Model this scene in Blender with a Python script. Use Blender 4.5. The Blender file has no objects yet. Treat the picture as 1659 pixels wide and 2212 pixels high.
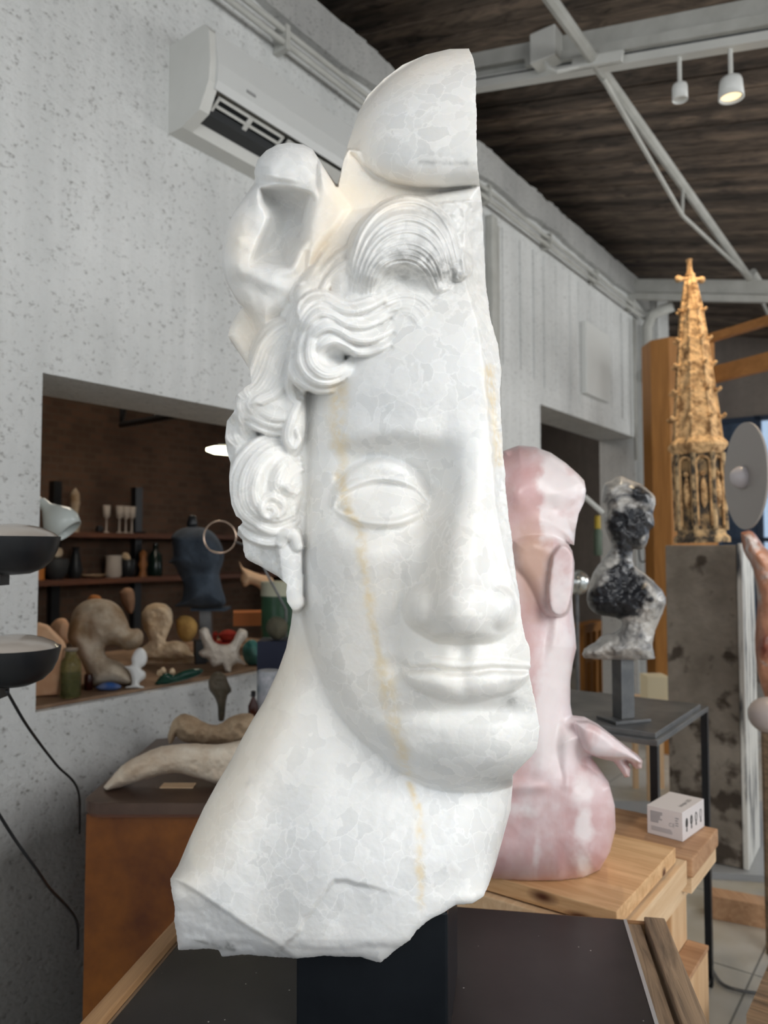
import bpy, bmesh, math, random
import numpy as np
from mathutils import Vector, Matrix, noise as mnoise
S = bpy.context.scene
COL = S.collection
R = math.radians
rnd = random.Random(7)
# ------------------------------------------------------------------ camera
F = 1650.0; CZ = 1.5; PITCH = R(2.74)
cam_d = bpy.data.cameras.new('camera'); cam = bpy.data.objects.new('camera', cam_d); COL.objects.link(cam)
cam.location = (0, 0, CZ); cam.rotation_euler = (R(90) + PITCH, 0, 0)
cam_d.sensor_fit = 'VERTICAL'; cam_d.sensor_height = 36; cam_d.lens = F / 2212 * 36
cam_d.clip_start = .05
cam_d.dof.use_dof = True; cam_d.dof.focus_distance = 1.02; cam_d.dof.aperture_fstop = 5.0
S.camera = cam
CP, SP = math.cos(PITCH), math.sin(PITCH)
def ray(px, py):
    X = (px - 829.5) / F; Y = (1106 - py) / F
    return (X, CP - Y * SP, SP + Y * CP)
def P(px, py, y):                       # world point seen at a photo pixel, at world depth y
    r = ray(px, py); k = y / r[1]
    return Vector((r[0] * k, y, CZ + r[2] * k))
def PZ(px, py, z):                      # the same on a horizontal plane
    r = ray(px, py); k = (z - CZ) / r[2]
    return Vector((r[0] * k, r[1] * k, z))
PHI = R(36.48); E = Vector((math.sin(PHI), math.cos(PHI), 0)); N = Vector((-math.cos(PHI), math.sin(PHI), 0)); DW = 2.30
def W(s, h, u=DW):                      # room coordinates: s along the left wall, u across towards it, h up
    v = N * u + E * s; v.z = h; return v
def PW(px, py, u=DW):                   # point of the left wall plane -> (s, h)
    r = ray(px, py); k = u / (N.x * r[0] + N.y * r[1])
    v = Vector((r[0] * k, r[1] * k, CZ + r[2] * k)); return v.dot(E), v.z
# ------------------------------------------------------------------ materials
def mat(name, col, rough=.7, metal=0, col2=None, scale=8, bump=0, bscale=40, detail=6, stretch=None, spec=.4, ramp=(.35, .65), emit=None, trans=0, coat=0, alpha=1, ior=1.45):
    m = bpy.data.materials.new(name); m.use_nodes = True; nt = m.node_tree; N_ = nt.nodes; L = nt.links
    b = N_['Principled BSDF']; b.inputs['Roughness'].default_value = rough; b.inputs['Metallic'].default_value = metal
    b.inputs['Base Color'].default_value = (*col, 1); b.inputs['Specular IOR Level'].default_value = spec
    b.inputs['Transmission Weight'].default_value = trans; b.inputs['Coat Weight'].default_value = coat; b.inputs['IOR'].default_value = ior
    tc = N_.new('ShaderNodeTexCoord'); mp = N_.new('ShaderNodeMapping'); L.new(tc.outputs['Object'], mp.inputs[0])
    if stretch: mp.inputs['Scale'].default_value = stretch
    if col2 is not None:
        n = N_.new('ShaderNodeTexNoise'); n.inputs['Scale'].default_value = scale; n.inputs['Detail'].default_value = detail; n.inputs['Roughness'].default_value = .6
        L.new(mp.outputs[0], n.inputs['Vector'])
        r = N_.new('ShaderNodeValToRGB'); r.color_ramp.elements[0].position = ramp[0]; r.color_ramp.elements[1].position = ramp[1]
        r.color_ramp.elements[0].color = (*col, 1); r.color_ramp.elements[1].color = (*col2, 1)
        L.new(n.outputs['Fac'], r.inputs[0]); L.new(r.outputs[0], b.inputs['Base Color'])
    if bump:
        n2 = N_.new('ShaderNodeTexNoise'); n2.inputs['Scale'].default_value = bscale; n2.inputs['Detail'].default_value = 5
        L.new(mp.outputs[0], n2.inputs['Vector'])
        bp = N_.new('ShaderNodeBump'); bp.inputs['Strength'].default_value = 1; bp.inputs['Distance'].default_value = bump
        L.new(n2.outputs['Fac'], bp.inputs['Height']); L.new(bp.outputs[0], b.inputs['Normal'])
    if emit:
        b.inputs['Emission Color'].default_value = (*emit[0], 1); b.inputs['Emission Strength'].default_value = emit[1]
    return m
def wood(name, c1, c2, axis=0, scale=1.0, rough=.6, knots=False, bump=.0006):
    m = bpy.data.materials.new(name); m.use_nodes = True; nt = m.node_tree; A = nt.nodes; L = nt.links; b = A['Principled BSDF']
    tc = A.new('ShaderNodeTexCoord'); mp = A.new('ShaderNodeMapping'); L.new(tc.outputs['Object'], mp.inputs[0])
    sc = [14 * scale] * 3; sc[axis] = 1.1 * scale; mp.inputs['Scale'].default_value = sc
    n = A.new('ShaderNodeTexNoise'); n.inputs['Scale'].default_value = 2.2; n.inputs['Detail'].default_value = 8; n.inputs['Roughness'].default_value = .65; n.inputs['Distortion'].default_value = 1.2
    L.new(mp.outputs[0], n.inputs['Vector'])
    r = A.new('ShaderNodeValToRGB'); r.color_ramp.elements[0].position = .3; r.color_ramp.elements[1].position = .68
    r.color_ramp.elements[0].color = (*c1, 1); r.color_ramp.elements[1].color = (*c2, 1); L.new(n.outputs['Fac'], r.inputs[0])
    out = r.outputs[0]
    if knots:
        mk = A.new('ShaderNodeMapping'); L.new(tc.outputs['Object'], mk.inputs[0]); sk = [6] * 3; sk[axis] = 2.5; mk.inputs['Scale'].default_value = sk
        v = A.new('ShaderNodeTexVoronoi'); v.inputs['Scale'].default_value = 1.3; L.new(mk.outputs[0], v.inputs['Vector'])
        r2 = A.new('ShaderNodeValToRGB'); r2.color_ramp.elements[0].position = .06; r2.color_ramp.elements[1].position = .14
        r2.color_ramp.elements[0].color = (.12, .045, .02, 1); r2.color_ramp.elements[1].color = (1, 1, 1, 1); L.new(v.outputs['Distance'], r2.inputs[0])
        mx = A.new('ShaderNodeMix'); mx.data_type = 'RGBA'; mx.blend_type = 'MULTIPLY'; mx.inputs[0].default_value = 1
        L.new(out, mx.inputs[6]); L.new(r2.outputs[0], mx.inputs[7]); out = mx.outputs[2]
    L.new(out, b.inputs['Base Color']); b.inputs['Roughness'].default_value = rough
    bp = A.new('ShaderNodeBump'); bp.inputs['Distance'].default_value = bump; L.new(n.outputs['Fac'], bp.inputs['Height']); L.new(bp.outputs[0], b.inputs['Normal'])
    return m
# ------------------------------------------------------------------ object helpers
def tag(o, label=None, cat=None, group=None, kind=None):
    if label: o['label'] = label
    if cat: o['category'] = cat
    if group: o['group'] = group
    if kind: o['kind'] = kind
    return o
def empty(name, loc=(0, 0, 0), rz=0, label=None, cat=None, group=None):
    o = bpy.data.objects.new(name, None); COL.objects.link(o); o.location = loc; o.rotation_euler = (0, 0, rz); o.empty_display_size = .05
    return tag(o, label, cat, group)
def link(name, me, m, parent=None, smooth=True):
    o = bpy.data.objects.new(name, me); COL.objects.link(o)
    if m: me.materials.append(m)
    if smooth: me.shade_smooth()
    if parent: o.parent = parent
    return o
def copy_tree(o, parent=None):
    c = o.copy(); COL.objects.link(c)
    if parent: c.parent = parent
    for ch in o.children: copy_tree(ch, c)
    return c
class MB:                                # collects shapes into one mesh
    def __init__(s): s.bm = bmesh.new()
    def box(s, a, b, rot=None, bevel=0):
        a = Vector(a); b = Vector(b); c = (a + b) / 2; d = b - a
        g = bmesh.ops.create_cube(s.bm, size=1, matrix=Matrix.Translation(c) @ (rot.to_4x4() if rot else Matrix()) @ Matrix.Diagonal((abs(d.x), abs(d.y), abs(d.z), 1)))
        if bevel:
            es = list({e for v in g['verts'] for e in v.link_edges})
            bmesh.ops.bevel(s.bm, geom=es, offset=bevel, segments=2, affect='EDGES', profile=.6)
        return s
    def prism(s, pts, vec):               # polygon swept along a vector
        vec = Vector(vec); A = [s.bm.verts.new(p) for p in pts]; B = [s.bm.verts.new(Vector(p) + vec) for p in pts]
        s.bm.faces.new(A[::-1]); s.bm.faces.new(B); n = len(A)
        for i in range(n): s.bm.faces.new((A[i], A[(i + 1) % n], B[(i + 1) % n], B[i]))
        return s
    def tube(s, pts, r, seg=10, caps=True, flat=1):
        pts = [Vector(p) for p in pts]; n = len(pts); rs = r if isinstance(r, (list, tuple)) else [r] * n; rings = []; up0 = None
        for i, p in enumerate(pts):
            t = (pts[min(i + 1, n - 1)] - pts[max(i - 1, 0)]).normalized()
            if up0 is None: up0 = Vector((0, 0, 1)) if abs(t.z) < .9 else Vector((1, 0, 0))
            x = t.cross(up0).normalized(); y = x.cross(t).normalized(); up0 = y
            rings.append([s.bm.verts.new(p + x * math.cos(a) * rs[i] + y * math.sin(a) * rs[i] * flat) for a in (2 * math.pi * k / seg for k in range(seg))])
        for a, b in zip(rings, rings[1:]):
            for k in range(seg): s.bm.faces.new((a[k], b[k], b[(k + 1) % seg], a[(k + 1) % seg]))
        if caps: s.bm.faces.new(rings[0]); s.bm.faces.new(rings[-1][::-1])
        return s
    def lathe(s, prof, c=(0, 0, 0), seg=24, ax=None, caps=True):
        M = Matrix.Translation(c) @ (ax.to_4x4() if ax else Matrix()); rings = []
        for r, z in prof: rings.append([s.bm.verts.new(M @ Vector((r * math.cos(a), r * math.sin(a), z))) for a in (2 * math.pi * k / seg for k in range(seg))])
        for a, b in zip(rings, rings[1:]):
            for k in range(seg): s.bm.faces.new((a[k], a[(k + 1) % seg], b[(k + 1) % seg], b[k]))
        if caps: s.bm.faces.new(rings[0][::-1]); s.bm.faces.new(rings[-1])
        return s
    def ball(s, c, r, sub=3, rot=None):
        if not isinstance(r, (list, tuple)): r = (r, r, r)
        bmesh.ops.create_icosphere(s.bm, subdivisions=sub, radius=1, matrix=Matrix.Translation(c) @ (rot.to_4x4() if rot else Matrix()) @ Matrix.Diagonal((*r, 1))); return s
    def warp(s, amp, scale, seed=0):
        s.bm.normal_update(); o = Vector((seed * 7.3, seed * 3.1, seed))
        for v, nn in [(v, v.normal.copy()) for v in s.bm.verts]: v.co += nn * amp * mnoise.fractal(v.co * scale + o, 1.0, 2.0, 4)
        return s
    def build(s, name, m, parent=None, smooth=False, autosmooth=None):
        bmesh.ops.recalc_face_normals(s.bm, faces=s.bm.faces)
        me = bpy.data.meshes.new(name); s.bm.to_mesh(me); s.bm.free(); o = link(name, me, m, parent, smooth)
        if autosmooth: me.set_sharp_from_angle(angle=R(autosmooth))
        return o
def rotz(a): return Matrix.Rotation(a, 3, 'Z')
RW = rotz(math.atan2(E.y, E.x))           # local x along the wall
def fuse(o, voxel, amp=0, nscale=8, smooth_it=0, seed=0, amp2=0, nscale2=30):   # voxel-fuse a lump mesh and roughen it
    md = o.modifiers.new('r', 'REMESH'); md.mode = 'VOXEL'; md.voxel_size = voxel
    if smooth_it: ms = o.modifiers.new('s', 'SMOOTH'); ms.iterations = smooth_it; ms.factor = .5
    dg = bpy.context.evaluated_depsgraph_get(); me = bpy.data.meshes.new_from_object(o.evaluated_get(dg)); o.modifiers.clear()
    mats = [m for m in o.data.materials]; o.data = me; me.name = o.name
    if not me.materials:
        for m in mats: me.materials.append(m)
    if amp or amp2:
        nv = len(me.vertices); co = np.empty(nv * 3); me.vertices.foreach_get('co', co); co = co.reshape(-1, 3)
        no = np.empty(nv * 3); me.vertices.foreach_get('normal', no); no = no.reshape(-1, 3); off = Vector((seed * 3.3, seed, seed * 1.7))
        for i in range(nv):
            v = Vector(co[i]); k = 0
            if amp: k += amp * mnoise.fractal(v * nscale + off, 1.0, 2.0, 4)
            if amp2: k += amp2 * mnoise.noise(v * nscale2 + off)
            co[i] += no[i] * k
        me.vertices.foreach_set('co', co.ravel()); me.update()
    me.shade_smooth(); return o
# ------------------------------------------------------------------ carved relief solids (numpy height fields with a back)
def dens(pts, n=10):                     # Catmull-Rom through control points (any number of columns)
    p = np.array(pts, float); p = np.vstack([2 * p[0] - p[1], p, 2 * p[-1] - p[-2]]); out = []
    for i in range(1, len(p) - 2):
        for k in range(n):
            t = k / n; a, b, c, d = p[i - 1], p[i], p[i + 1], p[i + 2]
            out.append(.5 * (2 * b + (c - a) * t + (2 * a - 5 * b + 4 * c - d) * t * t + (3 * b - a - 3 * c + d) * t ** 3))
    out.append(p[-2]); return np.array(out)
def pdist(X, Y, poly, closed=True):      # distance to polyline, index of segment + fraction, side
    best = np.full(X.shape, 1e9); par = np.zeros(X.shape); side = np.zeros(X.shape); n = len(poly); m = n if closed else n - 1
    for i in range(m):
        x0, y0 = poly[i][:2]; x1, y1 = poly[(i + 1) % n][:2]; dx, dy = x1 - x0, y1 - y0; L2 = dx * dx + dy * dy + 1e-9
        t = np.clip(((X - x0) * dx + (Y - y0) * dy) / L2, 0, 1); ex = X - x0 - t * dx; ey = Y - y0 - t * dy; d = ex * ex + ey * ey
        q = d < best; best = np.where(q, d, best); par = np.where(q, i + t, par); side = np.where(q, np.sign(dx * ey - dy * ex), side)
    return np.sqrt(best), par, side
def inside(X, Y, poly):
    r = np.zeros(X.shape, bool); n = len(poly)
    for i in range(n):
        x0, y0 = poly[i][:2]; x1, y1 = poly[(i + 1) % n][:2]
        if y0 == y1: continue
        c = ((y0 > Y) != (y1 > Y)) & (X < (x1 - x0) * (Y - y0) / (y1 - y0) + x0); r ^= c
    return r
def sdf(X, Y, poly): return np.where(inside(X, Y, poly), 1, -1) * pdist(X, Y, poly)[0]
def edge(d, Rr, p=2.0): return (1 - (1 - np.clip(d / Rr, 0, 1)) ** p) ** (1 / p)
def sstep(a, b, x): t = np.clip((x - a) / (b - a), 0, 1); return t * t * (3 - 2 * t)
def smax(a, b, k): h = np.clip(.5 + .5 * (a - b) / k, 0, 1); return b + (a - b) * h + k * h * (1 - h)
def smin(a, b, k): return -smax(-a, -b, k)
def gau(X, Y, cx, cy, sx, sy, rot=0):
    c, s = math.cos(R(rot)), math.sin(R(rot)); u = (X - cx) * c + (Y - cy) * s; v = -(X - cx) * s + (Y - cy) * c
    return np.exp(-.5 * ((u / sx) ** 2 + (v / sy) ** 2))
def vn(X, Y, sc, seed=0, octv=3):        # value noise, about -1..1
    out = 0; amp = 1; tot = 0
    for o in range(octv):
        rg = np.random.RandomState(seed + o * 17); g = rg.rand(64, 64) * 2 - 1; x = X / sc; y = Y / sc; xi = np.floor(x).astype(int); yi = np.floor(y).astype(int)
        fx = x - xi; fy = y - yi; fx = fx * fx * (3 - 2 * fx); fy = fy * fy * (3 - 2 * fy)
        a = g[yi % 64, xi % 64]; b = g[yi % 64, (xi + 1) % 64]; c = g[(yi + 1) % 64, xi % 64]; d = g[(yi + 1) % 64, (xi + 1) % 64]
        out = out + amp * ((a * (1 - fx) + b * fx) * (1 - fy) + (c * (1 - fx) + d * fx) * fy); tot += amp; amp *= .5; sc /= 2
    return out / tot
class Field:
    def __init__(s, x0, y0, x1, y1, st): 
        s.st = st; s.x = np.arange(x0, x1 + st, st, dtype=float); s.y = np.arange(y0, y1 + st, st, dtype=float); s.X, s.Y = np.meshgrid(s.x, s.y); s.H = np.full(s.X.shape, -400.)
    def win(s, bx0, by0, bx1, by1):
        i0 = max(0, int((bx0 - s.x[0]) / s.st)); i1 = min(len(s.x), int((bx1 - s.x[0]) / s.st) + 2); j0 = max(0, int((by0 - s.y[0]) / s.st)); j1 = min(len(s.y), int((by1 - s.y[0]) / s.st) + 2)
        return slice(j0, j1), slice(i0, i1)
    def lock(s, pts, strands=3, groove=.16, k=4, squash=.8, rel=None, phase=0, n=8):   # pts: (x, y, radius, height)
        p = dens(pts, n)
        if rel:
            jx = np.clip(((p[:, 0] - s.x[0]) / s.st).astype(int), 0, len(s.x) - 1); jy = np.clip(((p[:, 1] - s.y[0]) / s.st).astype(int), 0, len(s.y) - 1); hb = s.H[jy, jx]
            for _ in range(3): hb = np.convolve(np.pad(hb, 3, mode='edge'), np.ones(7) / 7, 'valid')
            p[:, 3] += hb
        rm = p[:, 2].max() + 2; w = s.win(p[:, 0].min() - rm, p[:, 1].min() - rm, p[:, 0].max() + rm, p[:, 1].max() + rm)
        X, Y = s.X[w], s.Y[w]
        if X.size == 0: return
        d, par, sd = pdist(X, Y, p, False); ii = np.clip(par, 0, len(p) - 1.001); i0 = ii.astype(int); f = ii - i0
        r = p[i0, 2] * (1 - f) + p[i0 + 1, 2] * f; h = p[i0, 3] * (1 - f) + p[i0 + 1, 3] * f
        q = np.clip(d / np.maximum(r, .5), 0, 1); prof = np.sqrt(np.clip(1 - q * q, 0, 1))
        z = h - r * squash + prof * r * squash + groove * r * np.cos(math.pi * strands * q * sd + phase) * prof
        z = np.where(d < r, z, -1e3)
        s.H[w] = np.where(d < r, smax(z, s.H[w], k), s.H[w])
    def put(s, Hn, mask, k=3): s.H = np.where(mask, smax(Hn, s.H, k), s.H)
    def blur(s, it=1):
        for _ in range(it):
            a = np.pad(s.H, 1, mode='edge'); s.H = (a[1:-1, 1:-1] * 4 + a[:-2, 1:-1] * 2 + a[2:, 1:-1] * 2 + a[1:-1, :-2] * 2 + a[1:-1, 2:] * 2 + a[:-2, :-2] + a[:-2, 2:] + a[2:, :-2] + a[2:, 2:]) / 16
    def solid(s, name, sil, back, d0, ks, m, attrs=None, parent=None):
        # sil: silhouette polygon, back: H of the back surface, d0: world depth of H=0, ks: metres per H unit
        ins = inside(s.X, s.Y, sil); q = ins[:-1, :-1] & ins[1:, :-1] & ins[:-1, 1:] & ins[1:, 1:]
        anyq = ins[:-1, :-1] | ins[1:, :-1] | ins[:-1, 1:] | ins[1:, 1:]
        use = np.zeros(ins.shape, bool); use[:-1, :-1] |= anyq; use[1:, :-1] |= anyq; use[:-1, 1:] |= anyq; use[1:, 1:] |= anyq
        px, py = s.X[use].copy(), s.Y[use].copy(); out = ~ins[use]; ox, oy = px[out], py[out]; bd = np.full(ox.shape, 1e18); bx = ox.copy(); by = oy.copy(); n = len(sil)
        for i in range(n):
            x0, y0 = sil[i][:2]; x1, y1 = sil[(i + 1) % n][:2]; dx, dy = x1 - x0, y1 - y0; t = np.clip(((ox - x0) * dx + (oy - y0) * dy) / (dx * dx + dy * dy + 1e-9), 0, 1)
            cx, cy = x0 + t * dx, y0 + t * dy; d = (ox - cx) ** 2 + (oy - cy) ** 2; g = d < bd; bd = np.where(g, d, bd); bx = np.where(g, cx, bx); by = np.where(g, cy, by)
        px[out], py[out] = bx, by
        def world(H):
            yy = d0 - H * ks; X = (px - 829.5) / F; Y = (1106 - py) / F; ry = CP - Y * SP; k = yy / ry
            return np.stack([X * k, yy, CZ + (SP + Y * CP) * k], 1)
        vf = world(s.H[use]); vb = world(np.minimum(back[use], s.H[use] - 4)); nv = len(vf)
        idx = -np.ones(ins.shape, int); idx[use] = np.arange(nv); jj, ii = np.nonzero(anyq)
        a, b, c, d = idx[jj, ii], idx[jj, ii + 1], idx[jj + 1, ii + 1], idx[jj + 1, ii]
        front = np.stack([a, d, c, b], 1); bk = np.stack([a, b, c, d], 1) + nv
        ed = np.concatenate([np.stack([a, d], 1), np.stack([d, c], 1), np.stack([c, b], 1), np.stack([b, a], 1)]); key = ed[:, 0] * (nv + 1) + ed[:, 1]; rk = ed[:, 1] * (nv + 1) + ed[:, 0]
        bnd = ed[~np.isin(key, rk)]; side = np.stack([bnd[:, 1], bnd[:, 0], bnd[:, 0] + nv, bnd[:, 1] + nv], 1)
        faces = np.concatenate([front, bk, side]); V = np.concatenate([vf, vb]); me = bpy.data.meshes.new(name)
        me.vertices.add(len(V)); me.vertices.foreach_set('co', V.ravel()); me.loops.add(faces.size); me.loops.foreach_set('vertex_index', faces.ravel().astype(np.int32))
        me.polygons.add(len(faces)); me.polygons.foreach_set('loop_start', np.arange(0, faces.size, 4, dtype=np.int32)); me.update(calc_edges=True); me.validate()
        o = link(name, me, m, parent)
        for an, fn in (attrs or {}).items():
            v = fn(px, py); at = me.attributes.new(an, 'FLOAT', 'POINT'); at.data.foreach_set('value', np.concatenate([v, v * .6]).astype(np.float32))
        return o
# ================================================================== the workshop shell
TH = math.atan2(E.y, E.x)
def c8(r, g, b): return tuple((v / 255 / 12.92 if v <= 10 else ((v / 255 + .055) / 1.055) ** 2.4) for v in (r, g, b))
def LV(v): return (v.dot(E), v.dot(N), v.z)                       # world -> room axes (s, u, h)
def hit(px, py, s=None, u=None):                                  # photo pixel on a wall-parallel or cross plane
    r = Vector(ray(px, py)); k = (u / r.dot(N)) if u is not None else (s / r.dot(E)); return LV(Vector((0, 0, CZ)) + r * k)
def rm(o): o.rotation_euler.z = TH; return o
def struct(name, mb, m, **k): o = rm(mb.build(name, m, **k)); o['kind'] = 'structure'; return o
def plaster(name, ca, cb, cc, vert=.3):
    m = bpy.data.materials.new(name); m.use_nodes = True; nt = m.node_tree; A = nt.nodes; L = nt.links; b = A['Principled BSDF']; b.inputs['Roughness'].default_value = .85; b.inputs['Specular IOR Level'].default_value = .2
    tc = A.new('ShaderNodeTexCoord')
    def noise(sc, det, stretch=None, dist=0):
        mp = A.new('ShaderNodeMapping'); L.new(tc.outputs['Object'], mp.inputs[0])
        if stretch: mp.inputs['Scale'].default_value = stretch
        n = A.new('ShaderNodeTexNoise'); n.inputs['Scale'].default_value = sc; n.inputs['Detail'].default_value = det; n.inputs['Roughness'].default_value = .62; n.inputs['Distortion'].default_value = dist; L.new(mp.outputs[0], n.inputs['Vector']); return n.outputs['Fac']
    def ramp(src, p0, c0, p1, c1):
        r = A.new('ShaderNodeValToRGB'); r.color_ramp.elements[0].position = p0; r.color_ramp.elements[1].position = p1; r.color_ramp.elements[0].color = (*c0, 1); r.color_ramp.elements[1].color = (*c1, 1); L.new(src, r.inputs[0]); return r.outputs[0]
    def mul(a, c, f=1, mode='MULTIPLY'):
        x = A.new('ShaderNodeMix'); x.data_type = 'RGBA'; x.blend_type = mode; x.inputs[0].default_value = f; L.new(a, x.inputs[6]); L.new(c, x.inputs[7]); return x.outputs[2]
    col = ramp(noise(1.3, 6), .35, ca, .68, cb)
    pits = noise(52, 8, (1, 1, 1.3), 0); col = mul(col, ramp(pits, .30, cc, .43, (1, 1, 1)))
    col = mul(col, ramp(noise(3, 4, (4, 4, .18)), .38, (.86, .865, .865), .62, (1, 1, 1)), vert)
    L.new(col, b.inputs['Base Color'])
    bp = A.new('ShaderNodeBump'); bp.inputs['Distance'].default_value = .012; bp.inputs['Strength'].default_value = .8; L.new(pits, bp.inputs['Height']); L.new(bp.outputs[0], b.inputs['Normal'])
    return m
M_PLAS = plaster('white_plaster', (.68, .69, .68), (.82, .83, .82), (.50, .49, .48), .6)
M_PLLOW = plaster('graded_low_plaster', (.60, .61, .60), (.78, .79, .78), (.45, .43, .41), .5)
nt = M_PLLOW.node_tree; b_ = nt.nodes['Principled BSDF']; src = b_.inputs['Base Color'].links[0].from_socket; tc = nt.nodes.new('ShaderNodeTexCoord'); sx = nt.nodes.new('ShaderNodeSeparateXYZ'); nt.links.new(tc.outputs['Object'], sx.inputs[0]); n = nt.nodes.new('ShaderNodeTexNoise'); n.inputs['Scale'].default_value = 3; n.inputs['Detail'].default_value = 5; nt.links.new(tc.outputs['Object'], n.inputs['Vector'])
ad = nt.nodes.new('ShaderNodeMath'); ad.operation = 'MULTIPLY_ADD'; ad.inputs[1].default_value = .35; nt.links.new(n.outputs['Fac'], ad.inputs[0]); nt.links.new(sx.outputs['Z'], ad.inputs[2]); r = nt.nodes.new('ShaderNodeValToRGB'); r.color_ramp.elements[0].position = .75; r.color_ramp.elements[1].position = 1.0; r.color_ramp.elements[0].color = (.30, .29, .28, 1); r.color_ramp.elements[1].color = (1, 1, 1, 1); nt.links.new(ad.outputs[0], r.inputs[0])  # plaster multiplied darker towards the floor, boundary broken up by noise
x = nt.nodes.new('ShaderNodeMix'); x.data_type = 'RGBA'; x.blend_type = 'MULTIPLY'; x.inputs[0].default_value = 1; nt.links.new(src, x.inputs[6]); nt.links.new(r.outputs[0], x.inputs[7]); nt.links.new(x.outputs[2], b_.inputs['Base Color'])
M_CONC = plaster('rough_concrete', (.42, .42, .41), (.60, .60, .58), (.35, .33, .31), .7)
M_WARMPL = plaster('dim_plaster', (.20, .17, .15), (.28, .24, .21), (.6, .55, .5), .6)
def brickmat():
    m = bpy.data.materials.new('brown_brick'); m.use_nodes = True; nt = m.node_tree; A = nt.nodes; L = nt.links; b = A['Principled BSDF']; b.inputs['Roughness'].default_value = .9
    tc = A.new('ShaderNodeTexCoord'); mp = A.new('ShaderNodeMapping'); L.new(tc.outputs['Object'], mp.inputs[0]); mp.inputs['Rotation'].default_value = (R(90), 0, 0)
    k = A.new('ShaderNodeTexBrick'); k.inputs['Scale'].default_value = 5; k.inputs['Color1'].default_value = (*c8(96, 72, 58), 1); k.inputs['Color2'].default_value = (*c8(78, 60, 48), 1); k.inputs['Mortar'].default_value = (*c8(86, 72, 62), 1); k.inputs['Mortar Size'].default_value = .03
    L.new(mp.outputs[0], k.inputs['Vector']); n = A.new('ShaderNodeTexNoise'); n.inputs['Scale'].default_value = 2.5; n.inputs['Detail'].default_value = 6; L.new(tc.outputs['Object'], n.inputs['Vector'])
    r = A.new('ShaderNodeValToRGB'); r.color_ramp.elements[0].position = .35; r.color_ramp.elements[0].color = (.6, .55, .5, 1); r.color_ramp.elements[1].color = (1.15, 1.1, 1.05, 1); r.color_ramp.elements[1].position = .7; L.new(n.outputs['Fac'], r.inputs[0])
    x = A.new('ShaderNodeMix'); x.data_type = 'RGBA'; x.blend_type = 'MULTIPLY'; x.inputs[0].default_value = 1; L.new(k.outputs['Color'], x.inputs[6]); L.new(r.outputs[0], x.inputs[7]); L.new(x.outputs[2], b.inputs['Base Color']); return m
M_BRICK = brickmat()
def tilemat():
    m = bpy.data.materials.new('grey_floor_tiles'); m.use_nodes = True; nt = m.node_tree; A = nt.nodes; L = nt.links; b = A['Principled BSDF']; b.inputs['Roughness'].default_value = .35
    tc = A.new('ShaderNodeTexCoord'); k = A.new('ShaderNodeTexBrick'); k.inputs['Scale'].default_value = 1; k.offset = 0; k.inputs['Brick Width'].default_value = .6; k.inputs['Row Height'].default_value = .6; k.inputs['Mortar Size'].default_value = .004
    k.inputs['Color1'].default_value = (.52, .51, .48, 1); k.inputs['Color2'].default_value = (.47, .46, .43, 1); k.inputs['Mortar'].default_value = (.2, .2, .19, 1); L.new(tc.outputs['Object'], k.inputs['Vector'])
    n = A.new('ShaderNodeTexNoise'); n.inputs['Scale'].default_value = 2; n.inputs['Detail'].default_value = 6; L.new(tc.outputs['Object'], n.inputs['Vector'])
    r = A.new('ShaderNodeValToRGB'); r.color_ramp.elements[0].position = .35; r.color_ramp.elements[0].color = (.72, .66, .55, 1); r.color_ramp.elements[1].color = (1, 1, 1, 1); r.color_ramp.elements[1].position = .6; L.new(n.outputs['Fac'], r.inputs[0])
    x = A.new('ShaderNodeMix'); x.data_type = 'RGBA'; x.blend_type = 'MULTIPLY'; x.inputs[0].default_value = 1; L.new(k.outputs['Color'], x.inputs[6]); L.new(r.outputs[0], x.inputs[7]); L.new(x.outputs[2], b.inputs['Base Color']); return m
M_TILE = tilemat()
M_PLANK = wood('dark_ceiling_planks', c8(50, 46, 44), c8(146, 130, 116), axis=1, scale=.5, rough=.85, bump=.003)
nt = M_PLANK.node_tree; b_ = nt.nodes['Principled BSDF']; src = b_.inputs['Base Color'].links[0].from_socket; tc = nt.nodes.new('ShaderNodeTexCoord'); mp = nt.nodes.new('ShaderNodeMapping'); mp.inputs['Scale'].default_value = (5.2, .05, 0); nt.links.new(tc.outputs['Object'], mp.inputs[0])
n = nt.nodes.new('ShaderNodeTexNoise'); n.inputs['Scale'].default_value = 1; n.inputs['Detail'].default_value = 1; nt.links.new(mp.outputs[0], n.inputs['Vector']); r = nt.nodes.new('ShaderNodeValToRGB'); r.color_ramp.elements[0].position = .36; r.color_ramp.elements[1].position = .64; r.color_ramp.elements[0].color = (.35, .34, .34, 1); r.color_ramp.elements[1].color = (1.15, 1.1, 1.05, 1); nt.links.new(n.outputs['Fac'], r.inputs[0])
x = nt.nodes.new('ShaderNodeMix'); x.data_type = 'RGBA'; x.blend_type = 'MULTIPLY'; x.inputs[0].default_value = 1; nt.links.new(src, x.inputs[6]); nt.links.new(r.outputs[0], x.inputs[7]); nt.links.new(x.outputs[2], b_.inputs['Base Color'])
M_STEEL = mat('painted_grey_steel', (.42, .42, .39), .55, col2=(.52, .52, .49), scale=6)
M_WHITE = mat('white_enamel', (.75, .76, .74), .35)
M_ACW = mat('aged_white_plastic', (.60, .60, .57), .4, col2=(.66, .66, .63), scale=3)
M_BLACK = mat('black_paint', (.012, .013, .015), .35)
M_DARK = mat('dark_shadow_plastic', (.03, .032, .034), .6)
M_GREYM = mat('worn_grey_metal', (.12, .125, .13), .4, metal=.6, col2=(.2, .2, .2), scale=10)
M_PINE = wood('pale_pine', c8(204, 168, 128), c8(230, 202, 166), axis=0, scale=1, knots=True)
M_PINEY = wood('pale_pine_across', c8(190, 144, 98), c8(228, 190, 144), axis=1, scale=1, knots=True)
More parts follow.
